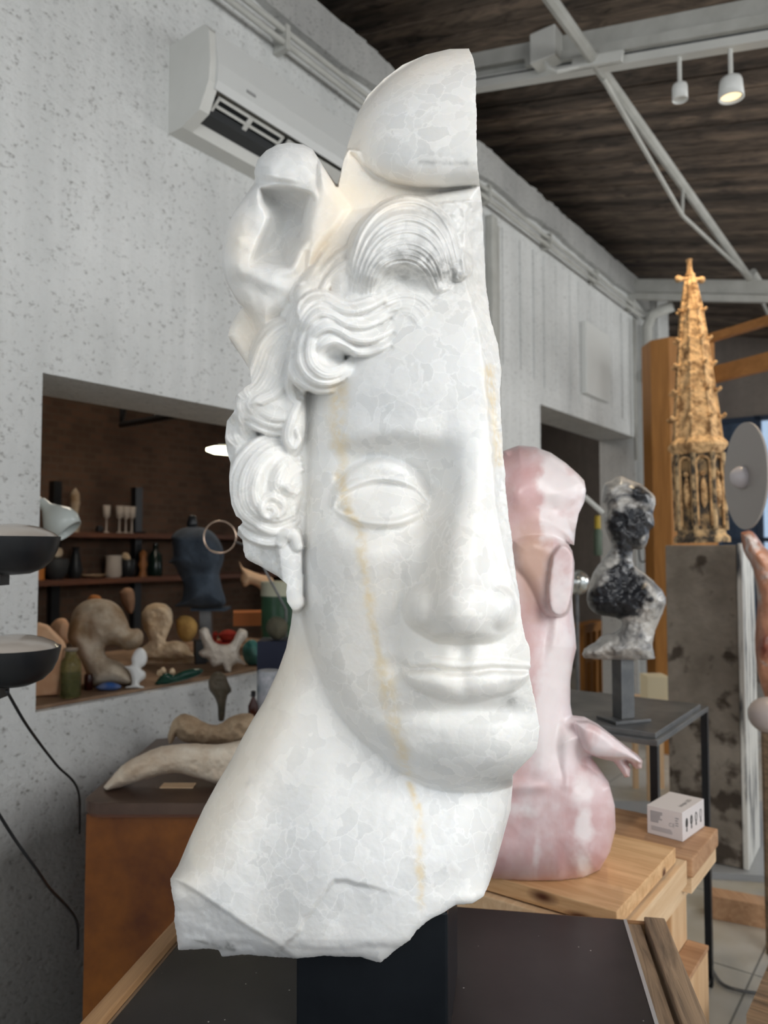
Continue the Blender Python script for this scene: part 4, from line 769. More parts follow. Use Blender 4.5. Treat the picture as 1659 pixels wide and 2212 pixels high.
t = thing('carton', Vector((ctr.x, ctr.y, bz)), 'small white printed lamp carton on the far end of the pine bench', 'box', ang)
M_CARD = mat('white_card', (.72, .68, .68), .5); M_INK = mat('black_print', (.03, .03, .03), .6); M_GINK = mat('grey_print', (.28, .28, .30), .6)
mb = MB(); mb.box((-wx / 2, -wy / 2, 0), (wx / 2, wy / 2, hgt), bevel=.001); mb.build('box_body', M_CARD, t)
Fr = Matrix.Rotation(R(90), 4, 'X'); Rt = Matrix.Rotation(R(90), 4, 'Z') @ Matrix.Rotation(R(90), 4, 'X')
mb = MB(); rg = random.Random(2)
for i in range(7): z_ = hgt * .80 - i * .0042; w_ = wx * (.34 if i < 5 else .24) * (.8 + .2 * rg.random()); mb.box((-wx * .40, -wy / 2 - .0006, z_), (-wx * .40 + w_, -wy / 2, z_ + .0024))
for i in range(3): z_ = hgt * .28 - i * .004; mb.box((-wx * .38, -wy / 2 - .0006, z_), (wx * (.15 + .1 * rg.random()), -wy / 2, z_ + .0013))
for i in range(4): z_ = hgt * .74 - i * .006; mb.box((wx * .30, -wy / 2 - .0006, z_), (wx * (.36 + .06 * rg.random()), -wy / 2, z_ + .0022))
mb.build('front_print', M_GINK, t)
text('CE', .013, 'front_mark', M_GINK, t, Matrix.Translation((wx * .2, -wy / 2, hgt * .48)) @ Fr)
text('halopin LED', .015, 'top_lettering', M_INK, t, Matrix.Translation((wx * .24, wy * .04, hgt)) @ Matrix.Rotation(R(90), 4, 'Z'))
mb = MB()
for i in range(4):
    y_ = -wy * .32 + i * wy * .215; X0 = wx / 2
    def ring(cy, cz, ry, rz, th):
        for k in range(16):
            a0_, a1_ = 2 * math.pi * k / 16, 2 * math.pi * (k + 1) / 16
            mb.prism([(X0, cy + ry * math.cos(a0_), cz + rz * math.sin(a0_)), (X0, cy + ry * math.cos(a1_), cz + rz * math.sin(a1_)), (X0, cy + (ry - th) * math.cos(a1_), cz + (rz - th) * math.sin(a1_)), (X0, cy + (ry - th) * math.cos(a0_), cz + (rz - th) * math.sin(a0_))], (.0006, 0, 0))
    ring(y_, hgt * .56, .0075, .0125, (.0075, .0055, .003, .002)[i]); mb.box((X0, y_ - .003, hgt * .26), (X0 + .0006, y_ + .003, hgt * .38))
mb.build('bulb_pictograms', M_INK, t)
# ------------------------------------------------------------------ foreground stand: dark steel sheet in an old plank frame, black post
FA = R(-9.5); FZ = .80
fr = PZ(1350, 1987, FZ); fl = PZ(385, 2040, FZ)
ux = Vector((math.cos(FA * -1 * -1), math.sin(FA), 0)); ux = Vector((math.cos(R(9.5)), -math.sin(R(9.5)), 0)); uy = Vector((math.sin(R(9.5)), math.cos(R(9.5)), 0))
org = fr.copy(); org.z = 0; wl = (fr - PZ(385, 2040, FZ)).dot(ux)
t = thing('plinth_table', org, 'low table with a dark steel sheet top framed in weathered planks', 'table', R(-9.5))
M_SHEET = mat('dark_waxed_steel', (.022, .020, .020), .38, metal=.1, col2=(.036, .032, .031), scale=5, spec=.4)
m = M_SHEET; nt = m.node_tree; v = nt.nodes.new('ShaderNodeTexVoronoi'); v.inputs['Scale'].default_value = 34; tc = nt.nodes.new('ShaderNodeTexCoord'); nt.links.new(tc.outputs['Object'], v.inputs['Vector'])
r = nt.nodes.new('ShaderNodeValToRGB'); r.color_ramp.elements[0].position = .03; r.color_ramp.elements[1].position = .05; r.color_ramp.elements[0].color = (.6, .58, .55, 1); r.color_ramp.elements[1].color = (0, 0, 0, 1); nt.links.new(v.outputs['Distance'], r.inputs[0])
x = nt.nodes.new('ShaderNodeMix'); x.data_type = 'RGBA'; x.blend_type = 'ADD'; x.inputs[0].default_value = 1; bs = nt.nodes['Principled BSDF']; nt.links.new(bs.inputs['Base Color'].links[0].from_socket, x.inputs[6]); nt.links.new(r.outputs[0], x.inputs[7]); nt.links.new(x.outputs[2], bs.inputs['Base Color'])
D_ = .95
mb = MB(); mb.box((-wl, -D_, FZ - .004), (0, 0, FZ)); mb.build('steel_sheet', M_SHEET, t)
mb = MB(); mb.box((-.003, -D_, FZ - .004), (.003, 0, FZ + .001)); mb.build('bright_sheet_edge', mat('bare_steel_edge', (.6, .6, .6), .3, metal=.5), t)
M_OLDY = M_OLDW
mb = MB(); mb.box((.004, -D_, FZ - .03), (.028, -.002, FZ - .006)); mb.build('inner_strip', M_OLDY, t)
mb = MB(); mb.box((.036, -D_, FZ - .10), (.074, .012, FZ + .004), bevel=.003); mb.build('side_plank', M_OLDY, t)
mb = MB(); mb.box((-wl - .006, -D_, FZ - .02), (-wl - .001, .0, FZ)); mb.build('inner_strip', M_OLDY, t)
mb = MB(); mb.box((-wl - .036, -D_, FZ - .08), (-wl - .008, .0, FZ + .012), bevel=.003); mb.build('side_plank', wood('honey_plank', c8(150, 112, 76), c8(196, 156, 112), axis=1), t)
mb = MB(); mb.box((-wl - .03, .001, FZ - .08), (.062, .012, FZ - .005)); mb.build('back_plank', wood('old_back_plank', c8(120, 84, 52), c8(170, 128, 84), axis=0), t)
mb = MB(); mb.box((-wl, -D_, FZ - .03), (-.001, 0, FZ - .0045)); mb.build('under_deck', M_DARK, t)
for x_ in (-wl + .02, -.04):
    for y_ in (-D_ + .05, -.06): mb = MB(); mb.box((x_ - .03, y_ - .03, 0), (x_ + .03, y_ + .03, FZ - .03)); mb.build('leg', M_OLDW, t)
pl = P(640, 2100, 1.135); pr = P(967, 2100, 1.100); pw = (pr - pl).length; pc = (pl + pr) / 2
M_POST = mat('black_steel_post', (.008, .010, .013), .28, metal=.3, col2=(.016, .019, .023), scale=4)
mb = MB(); mb.box((-pw / 2, 0, 0), (pw / 2, .20, P(950, 1950, 1.13).z - FZ), bevel=.004)
o = mb.build('black_post', M_POST); o.location = (pc.x, pc.y, FZ + .0005); o.rotation_euler.z = math.atan2(pr.y - pl.y, pr.x - pl.x); tag(o, 'square black steel post carrying the white head', 'post')
# ------------------------------------------------------------------ metal table with dark marble bust
TZ = .953
f0 = PZ(1420, 1598, TZ); f1 = PZ(1531, 1523, TZ); el = (f1 - f0).length; xd = (f1 - f0).normalized(); an = math.atan2(xd.y, xd.x)
t = thing('metal_table', Vector((f0.x, f0.y, 0)), 'slim black steel table carrying the grey and black bust', 'table', an)
mb = MB(); mb.box((0, 0, TZ - .02), (el, el, TZ - .004), bevel=.002); mb.build('top_frame', M_GREYM, t)
mb = MB(); mb.box((.025, .012, TZ - .004), (el - .06, el - .02, TZ + .012), bevel=.002); mb.build('top_plate', M_GREYM, t)
for x_ in (.012, el - .012):
    for y_ in (.012, el - .012): mb = MB(); mb.box((x_ - .011, y_ - .011, 0), (x_ + .011, y_ + .011, TZ - .02)); mb.build('leg', M_BLACK, t)
for y_ in (.012, el - .012): mb = MB(); mb.box((.012, y_ - .008, .02), (el - .012, y_ + .008, .036)); mb.build('foot_rail', M_BLACK, t)
bc = PZ(1347, 1556, TZ + .012)
t = thing('bust_stand', bc, 'dark square steel post on a base plate under the marbled bust', 'stand', R(20)); ph = P(1347, 1428, bc.y).z - bc.z
mb = MB(); mb.box((-.065, -.05, 0), (.065, .05, .01), bevel=.002); mb.build('base_plate', M_GREYM, t); mb = MB(); mb.box((-.024, -.024, .01), (.024, .024, ph + .01), bevel=.002); mb.build('post', M_GREYM, t)
def swirl(name, ca, cb, sc=7, thr=(.46, .54)):
    m = mat(name, ca, .35, col2=cb, scale=sc, detail=5, ramp=thr); [setattr(n.inputs['Distortion'], 'default_value', 1.2) for n in m.node_tree.nodes if n.type == 'TEX_NOISE']; return m
M_SWIRL = swirl('black_grey_marble', c8(96, 96, 98), c8(190, 186, 180), 12, (.36, .62))
attrmix(M_SWIRL, (('dark', c8(24, 26, 32), .97),))
def bust_dark(px, py):
    g = 1.1 * gau(px, py, 1372, 1128, 46, 26) + 1.0 * gau(px, py, 1362, 1165, 30, 22) + 1.1 * gau(px, py, 1385, 1068, 16, 12, 30) + 1.2 * gau(px, py, 1305, 1302, 34, 26) + 1.0 * gau(px, py, 1360, 1285, 40, 32) + .8 * gau(px, py, 1345, 1240, 22, 26) - .8 * gau(px, py, 1395, 1165, 12, 12)
    return np.clip((g + .35 * vn(px, py, 16, 5, 4) - .42) * 4, 0, 1)
bpoly = [(1300,1062),(1306,1044),(1322,1038),(1330,1030),(1345,1028),(1360,1036),(1385,1046),(1400,1058),(1414,1072),(1416,1090),(1410,1108),(1414,1128),(1412,1140),(1404,1146),(1402,1162),(1394,1180),(1380,1188),(1368,1186),(1366,1200),(1370,1222),(1392,1238),(1420,1262),(1438,1290),(1434,1318),(1422,1345),(1414,1370),(1410,1395),(1416,1424),(1400,1432),(1330,1433),(1264,1424),(1262,1402),(1285,1388),(1300,1372),(1330,1366),(1344,1346),(1330,1334),(1292,1328),(1270,1306),(1268,1280),(1280,1240),(1298,1212),(1318,1186),(1312,1160),(1304,1130),(1306,1100),(1298,1085)]
stone('marble_bust', bpoly, bc.y, .085, M_SWIRL, 'veined black and grey marble bust of a woman with pinned hair', 'sculpture', Rr=34, step=1.6, n=2, nz=(9, 14), jag=1.6, back=1, attrs={'dark': bust_dark}, zc=bc.z + ph + .0115,
      bumps=((1318,1056,10,10,18),(1345,1046,10,9,18),(1368,1056,9,9,16),(1390,1070,10,9,16),(1330,1078,9,9,12),(1330,1090,14,20,10),(1390,1140,12,14,8),(1320,1160,10,20,-10),(1345,1205,18,16,-8),(1310,1255,24,26,12,-30),(1400,1290,26,24,14,30),(1350,1300,40,20,10),(1370,1350,30,14,-12),(1345,1400,60,14,14)))
# ------------------------------------------------------------------ gothic spire on stone slab
sy = 3.80; sbz = P(1515, 1178, sy).z
M_SLAB = mat('pitted_travertine', c8(112, 104, 94), .85, col2=c8(140, 131, 120), scale=5, bump=.004, bscale=30)
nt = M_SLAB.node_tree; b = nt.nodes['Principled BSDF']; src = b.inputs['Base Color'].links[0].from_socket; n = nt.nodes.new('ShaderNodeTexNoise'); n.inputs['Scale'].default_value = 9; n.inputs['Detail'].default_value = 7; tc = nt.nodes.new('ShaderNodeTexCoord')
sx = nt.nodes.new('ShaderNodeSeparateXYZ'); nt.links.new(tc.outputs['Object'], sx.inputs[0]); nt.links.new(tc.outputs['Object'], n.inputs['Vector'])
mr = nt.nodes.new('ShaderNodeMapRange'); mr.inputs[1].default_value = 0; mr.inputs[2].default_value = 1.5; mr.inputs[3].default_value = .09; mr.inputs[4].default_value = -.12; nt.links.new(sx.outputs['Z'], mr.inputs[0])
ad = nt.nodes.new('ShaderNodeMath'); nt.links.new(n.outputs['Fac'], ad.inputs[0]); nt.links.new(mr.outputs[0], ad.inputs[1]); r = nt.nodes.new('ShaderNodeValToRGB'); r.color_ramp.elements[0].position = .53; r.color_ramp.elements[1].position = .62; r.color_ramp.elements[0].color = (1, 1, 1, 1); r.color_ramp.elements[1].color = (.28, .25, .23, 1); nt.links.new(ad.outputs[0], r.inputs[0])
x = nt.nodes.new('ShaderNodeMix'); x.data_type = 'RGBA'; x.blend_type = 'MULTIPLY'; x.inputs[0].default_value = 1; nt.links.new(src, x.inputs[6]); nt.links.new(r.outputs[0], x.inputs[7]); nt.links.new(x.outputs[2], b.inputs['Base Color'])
s0_ = P(1436, 1200, sy - .17); s1_ = P(1592, 1200, sy - .17); PF = .03
sw = (s1_ - s0_).length; sc_ = (s0_ + s1_) / 2
pA = P(1437, 1200, 3.75); t = thing('stone_pedestal', (pA.x, pA.y, PF + .003), 'tall pitted brown stone block supporting the gothic spire', 'pedestal', R(-34)); sh = sbz - PF - .003
mb = MB(); mb.box((0, 0, 0), (.321, .34, sh), bevel=.006); mb.build('stone_block', M_SLAB, t)
mb = MB(); mb.box((.322, -.004, .0), (.345, .34, sh + .008), bevel=.003); M_SPL = mat('white_dark_sawn_face', c8(214, 212, 206), .6, col2=c8(64, 66, 70), scale=2.0, ramp=(.50, .62), stretch=(9, 9, 1.2)); mb.build('sawn_edge', M_SPL, t)
M_SPIRE = mat('golden_carved_stone', c8(140, 104, 68), .85, col2=c8(232, 190, 138), scale=24, ramp=(.34, .58), bump=.02, bscale=45)
M_SPBASE = mat('weathered_carved_stone', c8(66, 60, 54), .85, col2=c8(206, 174, 130), scale=13, ramp=(.42, .58), bump=.014, bscale=30)
base = P(1516, 1176, sy); kk = sy / F
t = thing('gothic_spire', (base.x, base.y, sbz + .014), 'carved golden gothic church spire model topped by a cross', 'sculpture', R(11))
t.rotation_euler = (0, R(-1.6), R(11))
def zz(y): return (1176 - y) * kk
mb = MB(); mb.lathe([(58 * kk, zz(1176)), (58 * kk, zz(1166)), (50 * kk, zz(1158)), (50 * kk, zz(1148))], seg=8); mb.build('foot', M_SPBASE, t)
mb = MB(); mb.lathe([(44 * kk, zz(1150)), (44 * kk, zz(985))], seg=8); mb.build('lantern_core', mat('dark_niche_stone', c8(70, 64, 58), .9, col2=c8(170, 140, 100), scale=16, ramp=(.45, .6)), t)
mb = MB()
for k in range(8):
    a_ = 2 * math.pi * k / 8; mb.tube([(50 * kk * math.cos(a_), 50 * kk * math.sin(a_), zz(1150)), (50 * kk * math.cos(a_), 50 * kk * math.sin(a_), zz(985))], 5.5 * kk, 6)
mb.build('corner_shafts', M_SPBASE, t)
mb = MB()
for k in range(8):
    a_ = 2 * math.pi * (k + .5) / 8; c_ = Vector((math.cos(a_), math.sin(a_), 0)); tn = Vector((-math.sin(a_), math.cos(a_), 0)); q = []
    for j in range(9): th_ = math.pi * j / 8; q.append(c_ * 46 * kk + tn * (14 * kk * math.cos(th_)) + Vector((0, 0, zz(1012) + 18 * kk * math.sin(th_) ** .7)))
    q = [q[0] - Vector((0, 0, zz(1012) - zz(1140)))] + q + [q[-1] - Vector((0, 0, zz(1012) - zz(1140)))]; mb.tube(q, 3 * kk, 6)
    mb.ball(c_ * 44 * kk + Vector((0, 0, zz(1070))), (7 * kk, 7 * kk, 34 * kk), 2); mb.ball(c_ * 44 * kk + Vector((0, 0, zz(1030))), 6 * kk, 2)
mb.build('niche_arches', M_SPIRE, t)
mb = MB(); mb.lathe([(50 * kk, zz(986)), (54 * kk, zz(980)), (62 * kk, zz(970)), (62 * kk, zz(964)), (50 * kk, zz(950))], seg=8); mb.build('cornice', M_SPIRE, t)
mb = MB(); prf = [(50, 952), (46, 900), (40, 840), (34, 780), (28, 720), (21, 660), (12, 610), (8, 596)]
mb.lathe([(r_ * kk, zz(y_)) for r_, y_ in prf], seg=8); mb.build('cone', M_SPIRE, t)
mb = MB()
for k in range(8):
    a_ = 2 * math.pi * k / 8; mb.tube([(r_ * kk * math.cos(a_), r_ * kk * math.sin(a_), zz(y_)) for r_, y_ in prf], 2.6 * kk, 6)
mb.build('ribs', M_SPIRE, t)
for y_ in (908, 850, 792, 736, 672):
    r_ = np.interp(y_, [596, 610, 660, 720, 780, 840, 900, 952], [8, 12, 21, 28, 34, 40, 46, 50]); sc2 = .6 + .4 * (y_ - 600) / 300
    for k in range(8):
        mb = MB(); a_ = 2 * math.pi * k / 8; c_ = Vector((math.cos(a_), math.sin(a_), 0)); mb.tube([c_ * (r_ - 2) * kk + Vector((0, 0, zz(y_))), c_ * (r_ + 11 * sc2) * kk + Vector((0, 0, zz(y_ - 2)))], 2.5 * kk, 6)
        mb.ball(c_ * (r_ + 5 * sc2) * kk + Vector((0, 0, zz(y_))), (8 * sc2 * kk, 5 * sc2 * kk, 4 * sc2 * kk), 2, rot=rotz(a_)); mb.ball(c_ * (r_ + 11 * sc2) * kk + Vector((0, 0, zz(y_ - 3))), 4.4 * sc2 * kk, 2); mb.build('crocket', M_SPIRE, t, smooth=True)
mb = MB(); mb.lathe([(8 * kk, zz(600)), (12 * kk, zz(592)), (7 * kk, zz(584)), (5 * kk, zz(575)), (5 * kk, zz(562)), (8 * kk, zz(556))], seg=8)
mb.tube([(-28 * kk, 0, zz(600)), (28 * kk, 0, zz(600))], 5 * kk, 6)
for x_ in (-28, 28): mb.ball((x_ * kk, 0, zz(600)), 8 * kk, 2)
mb.ball((0, 0, zz(600)), 9 * kk, 2)
mb.tube([(0, 0, zz(600)), (0, 0, zz(562))], 5.5 * kk, 6); mb.build('cross', M_SPIRE, t)
# ------------------------------------------------------------------ orange portal, low platform, right edge pieces
pd = 5.6; q0_ = P(1418, 900, pd); q1_ = P(1546, 900, pd); hh = P(1450, 728, pd).z
t = thing('timber_portal', (q0_.x, q0_.y, 0), 'orange stained timber post and braces behind the spire', 'portal', 0)
wq = q1_.x - q0_.x
mb = MB(); mb.prism([(0, .1, 0), (.10, 0, 0), (wq, 0, 0), (wq, .3, 0), (0, .3, 0)], (0, 0, hh)); mb.build('post', M_ORANGE, t)
def bar(p_, dirv, ln, hz, wd, name):
    mb = MB(); v_ = Vector(dirv).normalized(); q = Vector(p_) - Vector((q0_.x, q0_.y, 0)); sdv = Vector((v_.y, -v_.x, 0)) * wd
    mb.prism([q, q + sdv, q + sdv + Vector((0, 0, hz)), q + Vector((0, 0, hz))], v_ * ln); mb.build(name, M_ORANGEY, t)
bar(P(1540, 830, 5.6), (.40, -.84, .0), 1.5, .12, .05, 'lintel'); bar(P(1540, 740, 5.6), (.40, -.84, .0), 1.5, .06, .05, 'upper_rail')
o = MB().box((0, 0, 0), (.18, .14, .20)).build('white_box', mat('cream_box', c8(228, 212, 176), .6)); v_ = P(1400, 1520, 4.6); o.location = (v_.x, v_.y, 0)
zb = P(1400, 1520, 4.6).z; zt = P(1400, 1462, 4.6).z; o.scale = ((P(1447, 1490, 4.6).x - v_.x) / .18, 1, (zt - zb) / .20); o.location.z = zb; tag(o, 'cream carton perched on the wooden stool behind the black table', 'box')
t = thing('wooden_stool', (v_.x, v_.y, 0), 'pale wooden stool behind the black steel table', 'stool')
mb = MB(); mb.box((-.02, -.02, zb - .03), (.2, .3, zb)); mb.build('seat', M_PINE, t)
for x_ in (.0, .16):
    for y_ in (.0, .26): mb = MB(); mb.box((x_ - .01, y_ - .01, 0), (x_ + .02, y_ + .02, zb - .03)); mb.build('leg', M_PINEZ, t)
t = thing('low_platform', (0, 0, 0), 'low grey topped wooden platform under the stone pedestal', 'platform')
c0 = PZ(1440, 1868, PF); e1 = PZ(1659, 1905, PF)
mb = MB(); mb.prism([(sc_.x - .42, sc_.y - .03, .001), (sc_.x + .9, sc_.y - .22, .001), (sc_.x + 1.2, sc_.y + .9, 0), (sc_.x - .2, sc_.y + .9, 0)], (0, 0, PF)); mb.build('platform_deck', mat('grey_deck', (.30, .31, .32), .3), t)
# sawn timber in front of it and the trestle at the lower right
g0 = PZ(1530, 1915, .09); g1 = PZ(1700, 1945, .09)
mb = MB(); dv = (g1 - g0); nv_ = Vector((-dv.y, dv.x, 0)).normalized() * -.09; mb.prism([g0 - Vector((0, 0, .09)), g0, g0 + nv_, g0 + nv_ - Vector((0, 0, .09))], dv * 1.6)
o = mb.build('timber_baulk', M_BROWNW); tag(o, 'sawn timber baulk lying on the floor before the platform', 'timber')
h0 = .42; k0 = PZ(1540, 2180, h0); k0 = PZ(1612, 2192, h0); t = thing('wooden_trestle', (k0.x, k0.y, 0), 'rough wooden trestle cut off at the lower right corner', 'trestle', TH)
mb = MB(); mb.box((0, -.32, h0 - .03), (.6, 0, h0)); mb.build('top_board', M_OLDW, t)
mb = MB(); mb.box((.16, -.16, 0), (.22, -.08, h0 - .03)); mb.box((.16, -.16, h0), (.22, -.08, h0 + .5)); mb.build('upright', M_ORANGE, t)
mb = MB(); mb.box((.45, -.12, 0), (.52, -.03, h0 - .03)); mb.build('leg', M_OLDW, t); mb = MB(); mb.box((.02, -.12, 0), (.08, -.03, h0 - .03)); mb.build('leg', M_OLDW, t)
# grey disc lamp with round bulb
dy = 2.95; dc_ = P(1610, 1028, dy); rz_ = 116 * dy / F
t = thing('disc_lamp', dc_, 'large pale grey disc lamp with a round bulb, right of the spire', 'lamp', R(68)); kx = Matrix.Rotation(R(90), 3, 'X')
mb = MB(); mb.lathe([(.001, -.004), (rz_, -.004), (rz_, .004), (.001, .004)], (0, 0, 0), 48, ax=kx, caps=False); mb.build('disc', mat('satin_grey_disc', (.40, .37, .35), .4), t, smooth=True, autosmooth=40)
t.rotation_euler = (R(0), R(4), R(-94))
mb = MB(); mb.ball((0, -.014, -.005), .044, 3); mb.build('bulb', mat('opal_bulb', (.62, .58, .60), .15), t, smooth=True)
mb = MB(); mb.lathe([(.02, 0), (.02, .03)], (0, 0, 0), 16, ax=kx); mb.build('socket', M_WHITE, t)
mb = MB(); mb.tube([(0, .01, 0), (0, .10, -.02), (0, .32, -.12), (0, .34, -.5), (0, .34, -dc_.z + .12)], .010, 8); mb.build('stem', M_GREYM, t)
# mottled red marble figure and pale stone at the right edge
M_RED = quartz('mottled_red_marble', c8(140, 78, 66), c8(206, 150, 120), c8(196, 190, 188), 7, (.50, .60), .3, 0)
stone('red_marble_figure', [(1600,1150),(1625,1148),(1650,1180),(1690,1230),(1700,1400),(1700,1570),(1670,1560),(1650,1500),(1636,1450),(1630,1380),(1636,1300),(1626,1230),(1606,1190)], 3.3, .12, M_RED, 'mottled red and grey marble figure at the right edge', 'sculpture', Rr=40, nz=(8, 24), bumps=((1650,1390,16,26,22,30),(1640,1240,20,30,14),(1660,1480,14,30,-14)), n=3)
t = thing('round_stone', P(1662, 1545, 2.9), 'smooth pale pinkish rounded stone on a stand at the right edge', 'sculpture')
mb = MB(); mb.ball((0, 0, 0), (.075, .075, .068), 3); mb.build('stone_ball', mat('pale_pink_stone', (.50, .43, .41), .3), t, smooth=True); mb = MB(); mb.tube([(0, 0, -.06), (0, 0, -t.location.z)], .03); mb.build('stand_post', M_OLDW, t)
# ================================================================== things on the hatch sill and in the workshop behind
SZ = SILL + .013
t = thing('hatch_counter', W(0, 0, 0), 'rough brown wooden counter boards inside the wall hatch', 'counter', TH)
M_COUNTER = mat('dusty_brown_counter', c8(112, 86, 66), .8, col2=c8(150, 124, 100), scale=8)
mb = MB(); mb.box((S0 + .01, DW + .035, SILL + .001), (S1 - .01, DW + 1.0, SILL + .012)); mb.build('counter_board', M_COUNTER, t)
mb = MB(); mb.box((S0 + .2, DW + .93, 0), (S0 + .28, DW + .99, SILL + .001)); mb.build('leg', M_COUNTER, t); mb = MB(); mb.box((S1 - .2, DW + .93, 0), (S1 - .12, DW + .99, SILL + .001)); mb.build('leg', M_COUNTER, t)
M_CREAM = mat('cream_plaster', c8(222, 200, 170), .8, col2=c8(186, 158, 124), scale=14)
M_BROWNS = mat('brown_fossil_stone', c8(132, 106, 76), .8, col2=c8(200, 188, 170), scale=6, bump=.004, bscale=30)
M_CORAL = mat('pale_grey_coral', c8(222, 214, 202), .9, col2=c8(184, 172, 158), scale=14, bump=.004, bscale=60)
M_TEAL = mat('teal_crystal', c8(40, 96, 90), .2, col2=c8(104, 150, 142), scale=12)
M_MALA = mat('dark_green_stone', c8(16, 44, 38), .15, col2=c8(36, 78, 64), scale=18)
M_YEL = mat('yellowish_plaster', c8(186, 148, 84), .85, col2=c8(140, 104, 56), scale=12)
M_PEACH = mat('peach_salt_stone', c8(222, 184, 150), .7, col2=c8(196, 150, 116), scale=8)
M_BLUEG = mat('blue_grey_clay', c8(44, 52, 62), .85, col2=c8(66, 76, 88), scale=10)
M_WPL = mat('white_plaster_cast', c8(226, 226, 224), .6)
stone('salt_block', [(70,1350),(84,1344),(104,1350),(138,1384),(143,1396),(138,1430),(128,1504),(60,1512),(56,1420)], None, .05, M_PEACH, 'peach coloured faceted stone block at the left end of the sill', 'stone', z=SZ, Rr=8, n=0, dy=.10)
stone('peach_ball', [(108,1352),(122,1338),(140,1336),(150,1350),(152,1372),(146,1390),(120,1392),(108,1372)], 3.25, .05, M_PEACH, 'pinkish rounded plaster head behind the peach stone block', 'stone')
t = thing('shelf_stub', P(128, 1391, 3.25), 'small block under the rounded plaster head', 'block')
bpy.data.objects.remove(t)
stone('fossil_head', [(150,1345),(160,1318),(180,1300),(208,1293),(240,1298),(262,1315),(276,1342),(282,1358),(300,1358),(310,1372),(306,1392),(290,1402),(272,1404),(258,1396),(238,1392),(226,1400),(232,1420),(262,1432),(282,1455),(284,1478),(240,1482),(196,1484),(186,1455),(176,1430),(160,1400),(146,1380)], None, .085, M_BROWNS, 'big brown grey horned stone head arching over the sill', 'sculpture', z=SZ, Rr=28, bumps=((190,1365,10,18,-22),(222,1345,30,26,14),(206,1410,14,30,-12),(292,1380,12,12,8),(250,1450,24,18,8)), nz=(3, 16))
stone('horn_rest', [(60,1300),(61,1300),(61,1301)], 3, .01, M_CREAM) if False else None
stone('orange_pot', [(188,1296),(196,1286),(212,1286),(220,1296),(220,1330),(190,1330)], 3.5, .04, mat('orange_clay', c8(160, 100, 48), .8), 'orange clay pot just showing above the horned stone head', 'pot')
stone('beige_mask', [(258,1280),(270,1270),(286,1272),(291,1290),(290,1312),(284,1326),(274,1320),(262,1300)], 3.6, .04, mat('beige_clay', c8(150, 116, 90), .8, col2=c8(120, 90, 70), scale=12), 'beige clay face hanging in shadow behind the sill', 'mask')
def vessel(name, px, yb, yt, z, prof, m, label, cat, parts=(), y=None, group=None, seg=28):
    c_ = PZ(px, yb, z) if y is None else P(px, yb, y); k = c_.y / F; t = thing(name, c_, label, cat, 0, group)
    mb = MB(); mb.lathe([(r_ * k, (yb - yy) * k) for r_, yy in prof], seg=seg); mb.build(parts[0][0] if parts and isinstance(parts[0], str) else 'body', m, t, smooth=True, autosmooth=45)
    for nm, pr, mm in parts: mb = MB(); mb.lathe([(r_ * k, (yb - yy) * k) for r_, yy in pr], seg=seg); mb.build(nm, mm, t, smooth=True, autosmooth=45)
    return t
M_GLASSG = mat('green_tinted_glass', c8(178, 178, 120), .05, trans=.85, ior=1.25)
M_GLASS = mat('clear_glass', (.9, .95, .95), .03, trans=.95, ior=1.35)
vessel('glass_jar', 152, 1506, 1403, SZ, [(19, 1506), (21, 1503), (21, 1440), (19, 1428), (12, 1418), (11, 1408)], M_GLASSG, 'glass jar with a green preserved thing inside, on the sill', 'jar', (('contents', [(3, 1492), (14, 1488), (15, 1474), (8, 1468), (2, 1468)], mat('dark_green_pickle', c8(14, 34, 8), .4)), ('liquid', [(17, 1503), (18.5, 1500), (18.5, 1455), (17, 1454)], mat('olive_liquid', c8(150, 140, 60), .2, trans=.6, ior=1.2)), ('lid', [(12, 1408), (14, 1406), (14, 1402), (2, 1402)], mat('tin_lid', c8(150, 140, 130), .4, metal=.5))))
vessel('dark_jar', 191, 1490, 1455, SZ, [(8, 1490), (9, 1488), (9.5, 1466), (8, 1458), (7, 1456)], mat('dark_red_glass', c8(44, 14, 10), .2), 'small dark red jar between glass jar and white bust', 'jar')
stone('blue_dish', [(206,1484),(220,1476),(238,1473),(256,1478),(262,1484),(252,1490),(228,1493),(212,1490)], None, .02, mat('blue_cloth', c8(40, 80, 140), .8, col2=c8(110, 120, 150), scale=20), 'small crumpled blue cloth on the edge of the sill', 'cloth', z=SZ)
stone('white_mini_bust', [(290,1408),(298,1400),(308,1400),(316,1410),(318,1425),(312,1438),(304,1444),(314,1452),(314,1464),(302,1474),(302,1480),(310,1483),(308,1487),(272,1487),(272,1483),(284,1479),(284,1462),(278,1448),(268,1440),(284,1436),(284,1422)], None, .022, M_WPL, 'tiny white plaster bust on the front edge of the sill', 'sculpture', z=SZ, step=1.2, Rr=10)
stone('cream_bust', [(306,1325),(318,1308),(340,1302),(360,1306),(372,1320),(372,1345),(362,1372),(358,1386),(384,1384),(404,1392),(410,1406),(412,1422),(300,1424),(306,1400),(322,1384),(316,1368),(308,1350)], None, .06, M_CREAM, 'cream plaster bust with curly hair behind the tiny white one', 'sculpture', z=SZ + .03, bumps=((325,1330,8,8,8),(340,1350,8,10,-10),(355,1320,8,7,9),(340,1315,6,6,8),(366,1336,6,8,8),(318,1346,6,7,7),(330,1400,20,10,-8),(380,1405,10,8,10)), nz=(5, 9), jag=1.2)
t = thing('plaster_slab', PZ(356, 1432, SZ), 'pale broken plaster slab beneath the cream bust', 'slab', .1); MB().box((-.12, -.03, 0), (.14, .11, .030), bevel=.006).warp(.004, 20).build('slab', M_CREAM, t)
